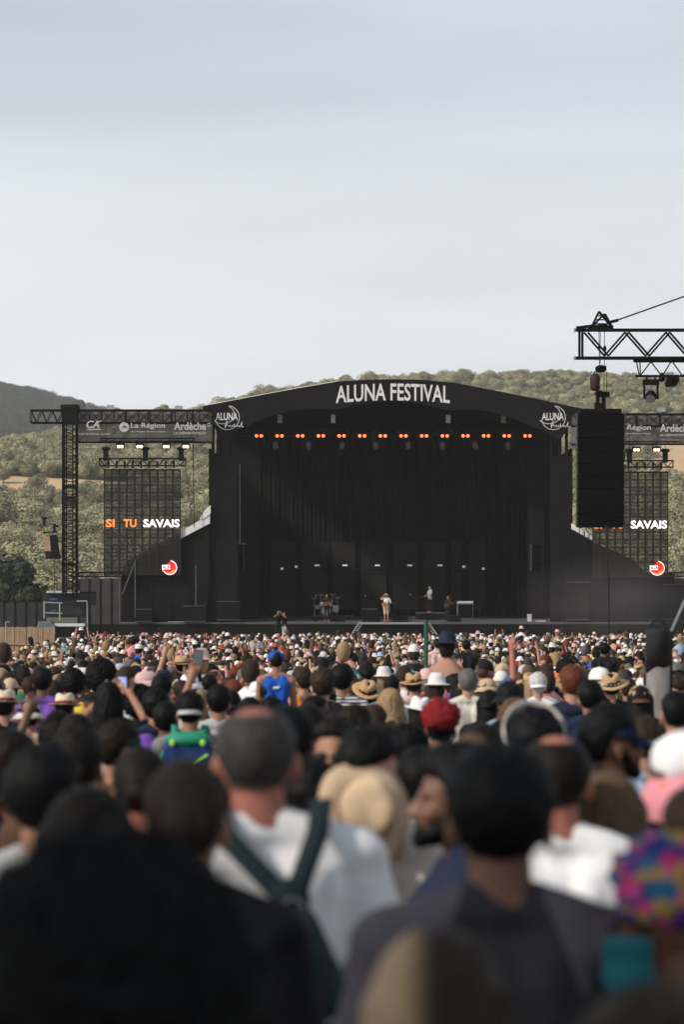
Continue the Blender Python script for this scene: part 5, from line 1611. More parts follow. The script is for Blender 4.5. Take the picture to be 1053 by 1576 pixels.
# two-colour materials for individual clothes
def two_tone(name, c1, c2, nodeset):
    m = mat(name, c1, .85, .12, 9, spec=.15)
    nt = m.node_tree
    b_ = nt.nodes['Principled BSDF']
    o_ = b_.inputs['Base Color'].links[0].from_socket
    t_ = nt.nodes.new('ShaderNodeTexCoord')
    f_ = nodeset(nt, t_)
    mx_ = nt.nodes.new('ShaderNodeMixRGB')
    nt.links.new(f_, mx_.inputs['Fac'])
    nt.links.new(o_, mx_.inputs['Color1'])
    mx_.inputs['Color2'].default_value = (*c2, 1)
    nt.links.new(mx_.outputs['Color'], b_.inputs['Base Color'])
    return m
def stripes(nt, t_):
    w_ = nt.nodes.new('ShaderNodeTexWave')
    w_.bands_direction = 'Z'
    w_.inputs['Scale'].default_value = 11
    w_.inputs['Distortion'].default_value = .4
    nt.links.new(t_.outputs['Object'], w_.inputs['Vector'])
    g_ = nt.nodes.new('ShaderNodeMath')
    g_.operation = 'GREATER_THAN'
    g_.inputs[1].default_value = .5
    nt.links.new(w_.outputs['Fac'], g_.inputs[0])
    return g_.outputs[0]
def dots(nt, t_):
    v_ = nt.nodes.new('ShaderNodeTexVoronoi')
    v_.inputs['Scale'].default_value = 9.5
    v_.inputs['Randomness'].default_value = .35
    nt.links.new(t_.outputs['Object'], v_.inputs['Vector'])
    g_ = nt.nodes.new('ShaderNodeMath')
    g_.operation = 'LESS_THAN'
    g_.inputs[1].default_value = .36
    nt.links.new(v_.outputs['Distance'], g_.inputs[0])
    return g_.outputs[0]
def sleeves(nt, t_):
    s_ = nt.nodes.new('ShaderNodeSeparateXYZ')
    nt.links.new(t_.outputs['Object'], s_.inputs[0])
    a_ = nt.nodes.new('ShaderNodeMath')
    a_.operation = 'ABSOLUTE'
    nt.links.new(s_.outputs['X'], a_.inputs[0])
    k_ = nt.nodes.new('ShaderNodeMath')
    k_.operation = 'MULTIPLY_ADD'
    k_.inputs[1].default_value = -.35
    k_.inputs[2].default_value = .575
    nt.links.new(s_.outputs['Z'], k_.inputs[0])
    g_ = nt.nodes.new('ShaderNodeMath')
    g_.operation = 'SUBTRACT'
    nt.links.new(a_.outputs[0], g_.inputs[0])
    nt.links.new(k_.outputs[0], g_.inputs[1])
    h__ = nt.nodes.new('ShaderNodeMath')
    h__.operation = 'GREATER_THAN'
    h__.inputs[1].default_value = 0.02
    nt.links.new(g_.outputs[0], h__.inputs[0])
    return h__.outputs[0]
def child(o, nm):
    return [c for c in o.children if c.name.split('.')[0] == nm][0]
def override(o, m):
    o.material_slots[0].link = 'OBJECT'
    o.material_slots[0].material = m
override(child(LN['striped'], 'shirt'), two_tone('striped_cloth', (.03, .035, .06), (.6, .6, .62), stripes))
override(child(LN['greytee'], 'shirt'), two_tone('raglan_cloth', (.030, .028, .034), (.085, .075, .095), sleeves))
override(child(child(LN['pinkhat'], 'hat'), 'brim'), two_tone('dotted_pink_cloth', (.66, .26, .31), (.75, .17, .03), dots))
M_multi = mat('multicolour_print', (.5, .05, .2), .85, .1, 9)
nt = M_multi.node_tree
b_ = nt.nodes['Principled BSDF']
vo = nt.nodes.new('ShaderNodeTexVoronoi')
vo.inputs['Scale'].default_value = 30
t_ = nt.nodes.new('ShaderNodeTexCoord')
nt.links.new(t_.outputs['Object'], vo.inputs['Vector'])
sp_ = nt.nodes.new('ShaderNodeSeparateXYZ')
nt.links.new(vo.outputs['Color'], sp_.inputs[0])
rp = nt.nodes.new('ShaderNodeValToRGB')
rp.color_ramp.interpolation = 'CONSTANT'
cols_ = [(.45, .02, .14), (.02, .03, .16), (.30, .20, .05), (.10, .03, .18), (.02, .10, .20), (.45, .05, .20)]
rp.color_ramp.elements[0].color = (*cols_[0], 1)
rp.color_ramp.elements[1].position, rp.color_ramp.elements[1].color = .85, (*cols_[5], 1)
for i in range(1, 5):
    e_ = rp.color_ramp.elements.new(i * .17)
    e_.color = (*cols_[i], 1)
nt.links.new(sp_.outputs['X'], rp.inputs['Fac'])
nt.links.new(rp.outputs['Color'], b_.inputs['Base Color'])
for c in child(LN['headscarf'], 'hat').children:
    override(c, M_multi)
# white band over the dark hair of one man
vb = MB().lathe([(.112, -.013), (.114, .012), (.108, .013), (.106, -.012)], 30, 1, 1.10).mesh('head_band', CLOTH['off white'], True)
o_ = link('head_band', vb, LN['visorman'], (0, -.014, 1.70), (R(55), R(18), 0))

# child on the carrier's shoulders
cx_, cd_ = LN['carrier'].location.x, LN['carrier'].location.y
ch_s = .80
top_ = H - (999 - YH) * cd_ / F
ch = person(cx_ + .08, cd_ - .01, top_ - 1.78 * ch_s, 1.75 * ch_s, pose='rider', skin='tan', hair=('crop', 'dark brown'), shirt=('tank', 'royal blue'), pants=('shorts', 'navy'), hat=('cap', 'royal blue', 'navy'),
            label='child in blue sleeveless shirt and blue cap riding on a man\'s shoulders', hatkw=dict(yaw=-60))
stamp(423, 999, cd_, .25, .3)
hand_rects.append((405, 999, 445, 1078, cd_))
hand_rects.append((298, 995, 318, 1056, 15))
hand_rects.append((256, 1106, 330, 1170, 14.6))
hand_rects.append((205, 1098, 255, 1150, 15.3))
part('back_print', MB().prism([(-.045, -.012), (.03, -.010), (.05, .016), (-.02, .014)], 0, .004), CLOTH['white'], ch, loc=(0, -.158, 1.34))

# phones, bags and the hanging hat
def phone(loc, rot, label, screen_m):
    p_ = empty('phone', loc, label, 'phone', 'phones held up in the crowd')
    p_.rotation_euler = rot
    part('phone_case', MB().box((0, 0, 0), (.078, .011, .158)), M_rubber, p_)
    part('phone_screen', MB().box((0, -.007, 0), (.070, .003, .148)), screen_m, p_)
    return p_
M_screen_dim = mat('dim_phone_screen', (.10, .11, .12), .2, .1, 5, emit=(.35, .40, .42), estr=.12)
M_screen_blue = mat('blue_phone_screen', (.2, .3, .6), .2, .1, 5, emit=(.32, .42, .85), estr=.5)
def wrist_world(o, pose, right, d=.15):
    e_, w_ = (Vector(v) for v in (POSES[pose][0:2] if right else POSES[pose][2:4]))
    bpy.context.view_layer.update()
    return o.matrix_world @ (w_ + (w_ - e_).normalized() * d)
ph1 = phone(wrist_world(LN['phonearm'], 'raise_left', False, .17), (R(8), R(6), 0), 'dark phone held high by the black haired person in pale shirt', M_screen_dim)
ph2 = phone(wrist_world(LN['longdark'], 'phone', True, .12), (R(62), R(90), 0), 'phone with blue glowing screen held sideways by the long haired woman', M_screen_blue)
ph2.scale = (1, 1, 1)
def curved_pack(name, label, sc=1.0):
    return empty(name, (0, 0, 0), label, 'backpack')
def fit_to(o, parent_person, local):
    bpy.context.view_layer.update()
    o.matrix_world = parent_person.matrix_world @ Matrix.Translation(local)
# dark sling bag of the balding man
sb = empty('sling_bag', (0, 0, 0), 'dark teal sling bag with yellow tag on the white shirted man', 'bag')
bag_m = CLOTH['black'].copy()
bag_m.name = 'dark_teal_canvas'
M_bag = mat('dark_teal_bag', (.012, .028, .032), .8, .25, 12, bump=.3)
def ribbon(pts, w, thick, side=None):
    mb = MB()
    for i, p in enumerate(pts):
        p = Vector(p)
        d = (Vector(pts[min(i + 1, len(pts) - 1)]) - Vector(pts[max(0, i - 1)])).normalized()
        n_ = Vector(side[i]) if side else Vector((0, -1, .3)).normalized()
        s_ = d.cross(n_).normalized() * w / 2
        mb.v += [tuple(p + s_), tuple(p - s_), tuple(p - s_ + n_ * thick), tuple(p + s_ + n_ * thick)]
        if i:
            o_ = len(mb.v) - 8
            for k in range(4):
                k2 = (k + 1) % 4
                mb.f.append((o_ + k, o_ + k2, o_ + 4 + k2, o_ + 4 + k))
    return mb
for s in (-1, 1):
    part('strap', ribbon([(s * .095, .03, 1.478), (s * .10, -.055, 1.494), (s * .085, -.13, 1.43), (.02 + s * .025, -.158, 1.33), (.03, -.168, 1.28)], .042, .010, [(0, .2, 1), (0, -.4, 1), (0, -.9, .4), (0, -1, .2), (0, -1, 0)]), M_bag, sb, True)
part('yoke', MB().ball((.025, -.165, 1.30), (.04, .016, .045), 12, 8), M_bag, sb, True)
part('ring', MB().tube([(.03 + .018 * math.cos(t), -.185, 1.285 + .018 * math.sin(t)) for t in np.linspace(0, 6.28, 13)], .006), M_alu, sb)
part('bag_body', remesh('bag_body', MB().cap((.05, -.19, 1.22), (.13, -.21, .88), .05, .105, 14).cap((.03, -.19, 1.2), (.06, -.21, .88), .05, .09, 12), M_bag, .014, 4) and MB().ball((.10, -.19, 1.24), .01), M_bag, sb) if False else link('bag_body', remesh('bag_body', MB().cap((.035, -.175, 1.25), (.075, -.20, 1.05), .042, .07, 14).cap((.075, -.20, 1.08), (.15, -.205, .85), .07, .10, 14).cap((.075, -.20, 1.05), (.05, -.205, .86), .07, .09, 12), M_bag, .012, 4, None, folds(9, .005)), sb)
part('front_pocket', MB().ball((.10, -.275, .99), (.06, .03, .075), 14, 8), M_bag, sb, True)
part('yellow_tag', MB().box((.155, -.30, 1.045), (.055, .006, .032), Euler((0, R(12), 0)).to_matrix()), mat('yellow_tag', (.55, .36, .03), .6, .1, 8), sb)
part('grey_cord', MB().tube([(.10 + .042 * math.cos(t), -.300, 1.02 + .045 * math.sin(t)) for t in np.linspace(0, 6.28, 17)], .008), mat('grey_cord', (.22, .24, .24), .7, .1, 8), sb)
fit_to(sb, LN['whitebag'], (.02, -.008, .045))
# green and blue backpack
M_bpg = mat('bright_green_nylon', (.02, .24, .15), .6, .2, 12, bump=.2)
M_bpb = mat('deep_blue_nylon', (.01, .035, .15), .6, .2, 12, bump=.2)
M_neon = mat('neon_trim', (.35, .75, .10), .6, .1, 8)
gb = empty('backpack', (0, 0, 0), 'green and blue backpack with neon trim under the grey cap', 'backpack')
link('pack_body', remesh('pack_body', MB().cap((-.10, -.20, 1.36), (.10, -.20, 1.36), .075, .075, 12).cap((-.11, -.20, 1.05), (.11, -.20, 1.05), .08, .08, 12).box((0, -.20, 1.2), (.36, .15, .34)), M_bpb, .012, 8, None, folds(3, .006)), gb)
part('top_flap', MB().ball((0, -.21, 1.40), (.175, .085, .055), 16, 8), M_bpg, gb, True)
for s in (-1, 1):
    part('side_pocket', MB().ball((s * .175, -.2, 1.22), (.04, .07, .12), 12, 8), M_bpg, gb, True)
    part('trim_star', MB().ball((s * .11, -.285, 1.385), (.026, .012, .022), 5, 5), M_neon, gb)
    part('shoulder_strap', ribbon([(s * .10, -.13, 1.42), (s * .11, -.04, 1.475), (s * .12, .06, 1.44), (s * .12, .11, 1.3)], .05, .012, [(0, -.3, 1), (0, 0, 1), (0, .8, .6), (0, 1, 0)]), M_bpg, gb, True)
part('trim_piping', MB().tube([(-.13, -.285, 1.10), (-.07, -.292, 1.24), (.04, -.292, 1.26), (.15, -.285, 1.31)], .016), M_neon, gb)
part('trim_piping', MB().tube([(-.06, -.285, 1.06), (.08, -.287, 1.05)], .016), M_neon, gb)
fit_to(gb, LN['greycap'], (0, -.01, 0))
gb.scale = (gb.scale[0] * .86, gb.scale[1], gb.scale[2])
gb.location.z += .07
# purple jacket
pj = empty('purple_jacket', (0, 0, 0), 'bundled purple jacket lying over the shoulders of a dark haired person', 'jacket')
link('jacket_cloth', remesh('jacket_cloth', MB().cap((-.17, -.11, 1.45), (.12, -.12, 1.47), .06, .07, 12).cap((-.20, -.12, 1.40), (-.02, -.16, 1.38), .07, .06, 12).ball((.06, -.17, 1.38), (.11, .07, .09)).ball((-.07, -.18, 1.32), (.09, .06, .08)).ball((.1, -.17, 1.27), (.06, .05, .06)).cap((-.24, -.06, 1.5), (-.02, -.11, 1.53), .035, .05, 10), CLOTH['purple'], .010, 4, None, folds(5, .012)), pj)
fit_to(pj, LN['purple'], (-.10, 0, -.02))
# beige hat hanging at the back of the man with the fade
hh = empty('sun_hat', (0, 0, 0), 'floppy beige sun hat hanging by its cord at a man\'s back', 'hat')
flop = MB().lathe([(.085, .0), (.11, -.004), (.150, -.012), (.153, -.008), (.112, .004), (.086, .01)], 36, 1, 1.15, fn=lambda x, y, z: (x, y, z + .022 * math.sin(math.atan2(y, x) * 3 + .6) * (max(0, math.hypot(x, y) - .085) / .06) - .02 * max(0, x / .15)))
crownm = MB().lathe([(.090, 0), (.088, .03), (.080, .062), (.05, .078), (.02, .074), (.004, .07)], 26, 1, 1.15, fn=lambda x, y, z: (x + .3 * z, y, z * (1 + .25 * math.sin(x * 40))))
part('brim', flop, CLOTH['beige'], hh, True)
part('crown', crownm, CLOTH['beige'], hh, True)
part('band', MB().lathe([(.091, .003), (.0905, .016), (.085, .016), (.085, .003)], 26, 1, 1.15), CLOTH['brown'], hh, True)
part('cord', MB().tube([(.08, .0, .01), (.1, .06, -.05), (.05, .12, -.12)], .006), CLOTH['brown'], hh)
bpy.context.view_layer.update()
fw = LN['hathanging'].matrix_world
hh.matrix_world = Matrix.Translation(Vector((P(562, 1250, 6.62).x, 6.62, P(562, 1250, 6.62).z))) @ Euler((R(72), R(-18), R(12))).to_matrix().to_4x4() @ Matrix.Diagonal((.84, .88, 1.15, 1))
# teal bag by the right edge
tb_ = empty('shoulder_bag', P(966, 1466, 4.1), 'teal shoulder bag beneath the colourful headscarf', 'bag')
tb_.scale = (.72, .8, .8)
link('bag_body', remesh('bag_body', MB().box((0, 0, -.01), (.085, .05, .075)).box((0, -.02, .02), (.08, .03, .035)).ball((0, -.01, -.05), (.06, .04, .05)), CLOTH['teal'], .008, 14, None, folds(13, .012)), tb_)
part('strap', MB().tube([(-.04, .02, .04), (-.02, .03, .06), (.02, .03, .06), (.04, .02, .04)], .014), CLOTH['black'], tb_)

# ------------------------------------------------------------------ performers and crew on the stage
def on_stage(px, py, Y): return P(px, py, Y).x
G2 = 'band on the stage'
sY = YS - 1.9
sx_ = P(595, 957, sY).x
plat_z = sz(959) + .07
singer = person(sx_, sY, plat_z, 1.74, yaw=180, pose='salute', skin='tan', hair=('short', 'dark brown'), shirt=('tee', 'white'), pants=('shorts', 'beige'), hat=('cap', 'white', 'white'),
                label='singer in white shirt and beige shorts shading his eyes at centre stage', group=G2, hatkw=dict(yaw=180))
def guitar_thing(loc, rot, m, label):
    g = empty('guitar', loc, label, 'guitar')
    g.rotation_euler = rot
    part('guitar_body', MB().prism([(.17 * math.cos(t) * (1 + .18 * math.cos(2 * t)) , .13 * math.sin(t) * (1 + .25 * abs(math.cos(t)))) for t in np.linspace(0, 6.283, 25)[:-1]], -.05, .05), m, g)
    part('neck', MB().box((.42, -.03, 0), (.52, .025, .05)).box((.72, -.03, 0), (.12, .03, .08)), mat('dark_fretboard', (.03, .018, .012), .5, .2, 8), g)
    part('sound_hole', MB().lathe([(.045, 0), (.045, .004)], 14, fn=lambda x, y, z: (x, -.052 - z, y)), M_rubber, g)
    return g
M_gtr = mat('orange_varnish', (.55, .20, .05), .3, .2, 8)
guitar_thing((sx_ - .12, sY - .24, plat_z + 1.08), (0, R(-8), 0), M_gtr, 'orange acoustic guitar held by the singer')
def mic_stand(loc, label, h_=1.45):
    m_ = empty('mic_stand', loc, label, 'microphone stand', 'microphone stands on the stage')
    part('pole', MB().bar((0, 0, 0), (0, 0, h_), .03, 6), M_dark_metal, m_)
    part('base', MB().lathe([(.16, 0), (.15, .03), (.03, .05)], 14), M_dark_metal, m_)
    part('microphone', MB().bar((0, 0, h_), (0, .14, h_ + .05), .035, 6).ball((0, .16, h_ + .055), .04, 8, 6), M_alu, m_)
mic_stand((sx_ + .12, sY - .55, plat_z), 'microphone stand right before the singer in white')
YD_ = YS + 6
def riser(px0, px1, Y, h_, label):
    a_, b_ = P(px0, 0, Y).x, P(px1, 0, Y).x
    r_ = empty('stage_riser', ((a_ + b_) / 2, Y, deck_z(Y)), label, 'riser')
    part('riser_top', MB().box((0, 0, h_ - .03), (b_ - a_, 2.4, .06)), M_deck, r_)
    part('riser_side', MB().box((0, 0, (h_ - .06) / 2), (b_ - a_ - .05, 2.3, h_ - .07)), M_black_cloth, r_)
    return deck_z(Y) + h_
rz = riser(480, 545, YD_, .25, 'low black riser under the drum kit')
dx = P(502, 0, YD_).x
drummer = person(dx + .05, YD_ + .55, rz - .35, 1.72, yaw=180, pose='seated', skin='fair', hair=('short', 'dark brown'), shirt=('tee', 'black'), pants=('trousers', 'black'), label='drummer seated behind the pale drum kit', group=G2)
dk = empty('drum_kit', (dx, YD_ - .1, rz), 'drum kit with pale drum shells and cymbals on its riser', 'drum kit')
M_drum = mat('pale_drum_skin', (.50, .50, .52), .5, .1, 5)
M_cym = mat('bronze_cymbal', (.45, .32, .14), .35, .15, 5, metallic=.8)
def drum(c, r, d, rot):
    m_ = MB().lathe([(r * .97, -d / 2), (r, -d / 2 + .01), (r, d / 2 - .01), (r * .97, d / 2)], 18)
    o = part('drum', m_, M_drum, dk, loc=c)
    o.rotation_euler = rot
drum((0, 0, .30), .29, .42, (R(90), 0, 0))
drum((-.28, -.05, .72), .16, .2, (R(60), R(10), 0))
drum((.22, -.05, .72), .16, .2, (R(60), R(-10), 0))
drum((.6, .25, .45), .22, .35, (R(20), 0, 0))
drum((-.55, .35, .55), .18, .14, (R(20), 0, 0))
for cx2, cz in ((-.75, 1.15), (.72, 1.2), (-.35, 1.35), (.4, 1.38)):
    o = part('cymbal', MB().lathe([(.24, -.01), (.12, .01), (.03, .03)], 18), M_cym, dk, True, loc=(cx2, .2, cz))
    o.rotation_euler = (R(18), 0, 0)
    part('cymbal_stand', MB().bar((cx2, .2, 0), (cx2, .2, cz), .03, 5), M_alu, dk)
guitarist = person(P(503, 0, YS + 2).x, YS + 2.2, deck_z(YS + 2.2), 1.74, yaw=180, pose='guitar', skin='fair', hair=('mid', 'dark brown'), shirt=('tee', 'black'), pants=('trousers', 'black'), label='guitarist in black standing before the drum kit', group=G2)
guitar_thing((guitarist.location.x - .05, YS + 1.95, guitarist.location.z + 1.08), (0, R(-14), 0), mat('dark_red_varnish', (.16, .035, .02), .3, .2, 8), 'dark red guitar held by the guitarist in black')
kz = riser(640, 690, YD_, .45, 'black riser under the keyboard player')
keysp = person(P(662, 0, YD_).x, YD_ + .2, kz, 1.72, yaw=115, pose='keys', skin='fair', hair=('short', 'dark brown'), shirt=('tee', 'light grey'), pants=('trousers', 'black'), label='keyboard player in pale grey shirt turned sideways', group=G2)
kb = empty('keyboard', (P(652, 0, YD_).x, YD_ - .05, kz), 'dark keyboard on its stand before the player in grey', 'keyboard')
part('keyboard_body', MB().box((0, 0, .98), (.35, 1.2, .12)), M_black_metal, kb)
part('keys', MB().box((.06, 0, 1.045), (.15, 1.1, .02)), M_drum, kb)
for s in (-1, 1):
    part('stand_leg', MB().bar((-.2, s * .4, 0), (.2, s * .4, .93), .04, 5).bar((.2, s * .4, 0), (-.2, s * .4, .93), .04, 5), M_dark_metal, kb, kind='stuff')
bassist = person(P(690, 0, YS + 1).x, YS + 1, deck_z(YS + 1), 1.62, yaw=150, pose='guitar', skin='tan', hair=('mid', 'ginger'), shirt=('tank', 'black'), pants=('trousers', 'black'), label='bass player with long red brown hair in black at stage right of the singer', group=G2)
guitar_thing((bassist.location.x - .1, YS + .74, bassist.location.z + 1.0), (0, R(-20), R(-20)), mat('black_varnish', (.02, .02, .02), .3, .1, 8), 'black bass guitar held by the red haired player')
az_ = deck_z(YS + 5)
ar = empty('amp_rack', (P(716, 0, YS + 5).x, YS + 5, az_), 'grey amplifier cabinet with white top strip right of the bass player', 'amplifier')
part('cabinet', MB().box((0, 0, .55), (1.02, .5, .98)), M_amp, ar)
part('amp_head', MB().box((0, -.02, 1.13), (1.02, .4, .14)), M_drum, ar)
part('speaker_cloth', MB().box((0, -.26, .55), (.92, .02, .86)), M_grille, ar)
for k, (px, Y, w) in enumerate(((572, YS - .4, 1.1), (616, YS - .4, 1.0), (520, YS - .2, .9), (700, YS - .3, .8))):
    wd = empty('floor_monitor', (P(px, 0, Y).x, Y, deck_z(Y)), 'black wedge monitor on the stage floor %s' % ('left of the singer', 'right of the singer', 'in front of the guitarist', 'in front of the bass player')[k], 'stage monitor')
    part('wedge_body', MB().add([(-w / 2, 0, 0), (w / 2, 0, 0), (w / 2, .5, 0), (-w / 2, .5, 0), (-w / 2, .02, .12), (w / 2, .02, .12), (w / 2, .38, .42), (-w / 2, .38, .42)], [(3, 2, 1, 0), (0, 1, 5, 4), (4, 5, 6, 7), (2, 3, 7, 6), (1, 2, 6, 5), (3, 0, 4, 7)]), M_black_metal, wd)
    part('grille', MB().add([(-w * .42, .03, .145), (w * .42, .03, .145), (w * .42, .33, .395), (-w * .42, .33, .395)], [(0, 1, 2, 3)]), M_grille, wd)
mic_stand((P(632, 0, YS + 3).x, YS + 3, deck_z(YS + 3)), 'microphone stand between the singer and keyboard player', 1.6)
mic_stand((P(563, 0, YS + 4).x, YS + 4, deck_z(YS + 4)), 'microphone stand beside the side table left of the singer', 1.5)
mic_stand((P(486, 0, YS + 1).x, YS + 1, deck_z(YS + 1)), 'microphone stand beside the guitarist in black', 1.55)
sr = empty('side_rack', (P(569, 0, YS + 5).x, YS + 5, deck_z(YS + 5)), 'small rack of gear with pale lid left of the singer', 'equipment rack')
part('rack_case', MB().box((0, 0, .35), (1.2, .6, .6)), M_black_metal, sr)
part('rack_lid', MB().box((0, -.05, .69), (1.0, .55, .06)), M_amp, sr)
part('rack_frame', MB().bar((-.4, 0, .6), (-.4, 0, 1.6), .04).bar((.1, 0, .6), (.1, 0, 1.7), .04).bar((.4, 0, .6), (.4, 0, 1.4), .04).bar((-.4, 0, 1.4), (.4, 0, 1.4), .04), M_dark_metal, sr, kind='stuff')
wt = empty('water_cooler', (P(815, 0, YS + 1).x, YS + 1, deck_z(YS + 1)), 'small white box standing alone on the right side of the stage', 'cool box')
part('box_body', MB().box((0, 0, .2), (.26, .26, .4)), M_drum, wt)
part('box_lid', MB().box((0, 0, .43), (.28, .28, .05)), M_vanwhite, wt)
bn_ = empty('pale_batten', (P(831, 0, YS).x, YS - .3, deck_z(YS)), 'pale low strip on the stage edge beside the small white box', 'batten')
part('strip', MB().box((0, 0, .05), (.65, .1, .07)), M_drum, bn_)
part('strip_foot', MB().box((-.25, 0, .01), (.06, .16, .02)).box((.25, 0, .01), (.06, .16, .02)), M_dark_metal, bn_, kind='stuff')
# camera crew standing on boxes in the pit
for k, (px, top, cloth, pants_, lab) in enumerate(((428, 940, 'black', 'black', 'camera operator all in black in front of the stage'), (438, 941, 'black', 'light grey', 'camera operator in black shirt and pale trousers before the stage'))):
    Yc = YS - 3.5
    zt = P(0, top, Yc).z
    o = person(P(px, 0, Yc).x, Yc, zt - 1.76, 1.74, yaw=200 - 60 * k, pose='phone', skin='fair', hair=('short', 'dark brown'), shirt=('tee', cloth), pants=('trousers', pants_), label=lab, group='camera crew in the pit')
    pb = empty('pit_platform', (o.location.x, Yc, gz(Yc)), 'black box under the camera operator %s' % ('all in black', 'in pale trousers')[k], 'platform')
    part('box_side', MB().box((0, 0, (zt - 1.77 - gz(Yc)) / 2), (.55, .8, zt - 1.77 - gz(Yc))), M_black_cloth, pb)
    vc = empty('video_camera', (o.location.x + (.12 if k else -.15), Yc - .4, zt - .1), 'video camera on the shoulder of the operator %s' % ('all in black', 'in pale trousers')[k], 'video camera')
    part('camera_body', MB().box((0, 0, 0), (.16, .4, .2)), M_black_metal, vc)
    part('lens_hood', MB().bar((0, -.2, 0), (0, -.42, 0), .11, 10, .15), M_black_metal, vc)
# far things above the crowd
# ------------------------------------------------------------------ individual spectators filling the middle distance
HAIRS_M = ['short', 'crop', 'thick', 'short', 'fade', 'short', 'crop', 'balding', 'curly']
HAIRS_F = ['long', 'mid', 'bob', 'bun', 'low bun', 'ponytail', 'mid', 'long']
HAIR_W = ['black'] * 5 + ['dark brown'] * 7 + ['brown'] * 6 + ['light brown'] * 3 + ['blond'] * 3 + ['ginger'] + ['grey'] * 2
SHIRT_W = ['white'] * 6 + ['black'] * 7 + ['navy'] * 3 + ['grey'] * 3 + ['charcoal'] * 3 + ['light blue'] * 2 + ['pale pink'] * 2 + ['pink', 'red', 'dark red', 'yellow', 'orange', 'green', 'olive', 'turquoise', 'beige', 'off white', 'off white', 'rust', 'purple', 'light grey', 'denim blue']
HAT_W = [('cap', 'white'), ('cap', 'black'), ('cap', 'navy'), ('cap', 'beige'), ('cap', 'red'), ('fedora', 'straw'), ('wide', 'straw'), ('fedora', 'pale straw'), ('bucket', 'white'), ('bucket', 'beige'), ('bucket', 'pale pink'), ('bucket', 'off white'), ('cap', 'yellow'), ('cap', 'grey'), ('bucket', 'light blue')]
HAIR_WORD = {'short': 'short {c} hair', 'crop': 'cropped {c} hair', 'thick': 'thick {c} hair', 'curly': 'curly {c} hair', 'fade': '{c} hair faded at the neck', 'balding': 'thinning {c} hair', 'long': 'long {c} hair', 'mid': 'shoulder length {c} hair', 'bob': 'bobbed {c} hair', 'bun': '{c} hair in a top bun', 'low bun': '{c} hair in a low bun', 'ponytail': '{c} ponytail'}
HAT_WORD = {'cap': 'cap', 'fedora': 'fedora', 'wide': 'wide brimmed hat', 'bucket': 'bucket hat'}
LANDMARK = [(423, 1020, 'the child in blue'), (293, 1070, 'the grey backward cap'), (100, 1070, 'the red banded fedora'), (566, 1055, 'the tilted straw hat'), (637, 1040, 'the level straw hat'), (656, 1000, 'the green pole'), (720, 1040, 'the grey haired person'), (784, 1055, 'the pale blue shirt'), (941, 1040, 'the tan straw hat'),
            (1013, 1010, 'the grey post'), (881, 1035, 'the red haired person'), (839, 1010, 'the girl in orange'), (310, 1015, 'the raised phone'), (156, 1030, 'the round black curls'), (526, 1035, 'the striped shirt'), (66, 1040, 'the navy wrap'), (646, 1075, 'the white fedora'), (678, 1085, 'the dark red wrap'), (938, 990, 'the tether strap'), (750, 1045, 'the beige bucket hat'), (230, 1060, 'the purple jacket'), (497, 1035, 'the thick brown hair')]
used_labels = set()
def auto_label(px, py, desc):
    lm = sorted(LANDMARK, key=lambda l: (l[0] - px) ** 2 + 4 * (l[1] - py) ** 2)
    for l in lm[:7]:
        dx_, dy_ = px - l[0], py - l[1]
        side = 'beyond' if dy_ < -12 and abs(dx_) < 20 else 'before' if dy_ > 12 and abs(dx_) < 20 else ('left of' if dx_ < 0 else 'right of')
        far_ = ' well' if (abs(dx_) > 55 and side in ('left of', 'right of')) else ''
        t = 'person with %s%s %s %s' % (desc, far_, side, l[2]) if not desc.startswith('in ') else 'person %s%s %s %s' % (desc, far_, side, l[2])
        if t not in used_labels and len(t.split()) <= 16:
            used_labels.add(t)
            return t
    return None
rp_ = random.Random(21)
PH_CASE = MB().box((0, 0, 0), (.078, .011, .158)).mesh('phone_case', M_rubber)
PH_SCREEN = MB().box((0, -.007, 0), (.070, .003, .148)).mesh('phone_screen', M_screen_dim)
N_IND = 300 - len(LN) - 8
cells = []
hidden = []
d = 8.6
while d < 95:
    half = 560 * d / F
    x = -half + rp_.uniform(0, .5)
    while x < half:
        cells.append((x + rp_.uniform(-.14, .14), d + rp_.uniform(-.22, .22)))
        x += rp_.uniform(.52, .80)
    d += .62
cells.sort(key=lambda c: c[1])
count = 0
d_last = 0
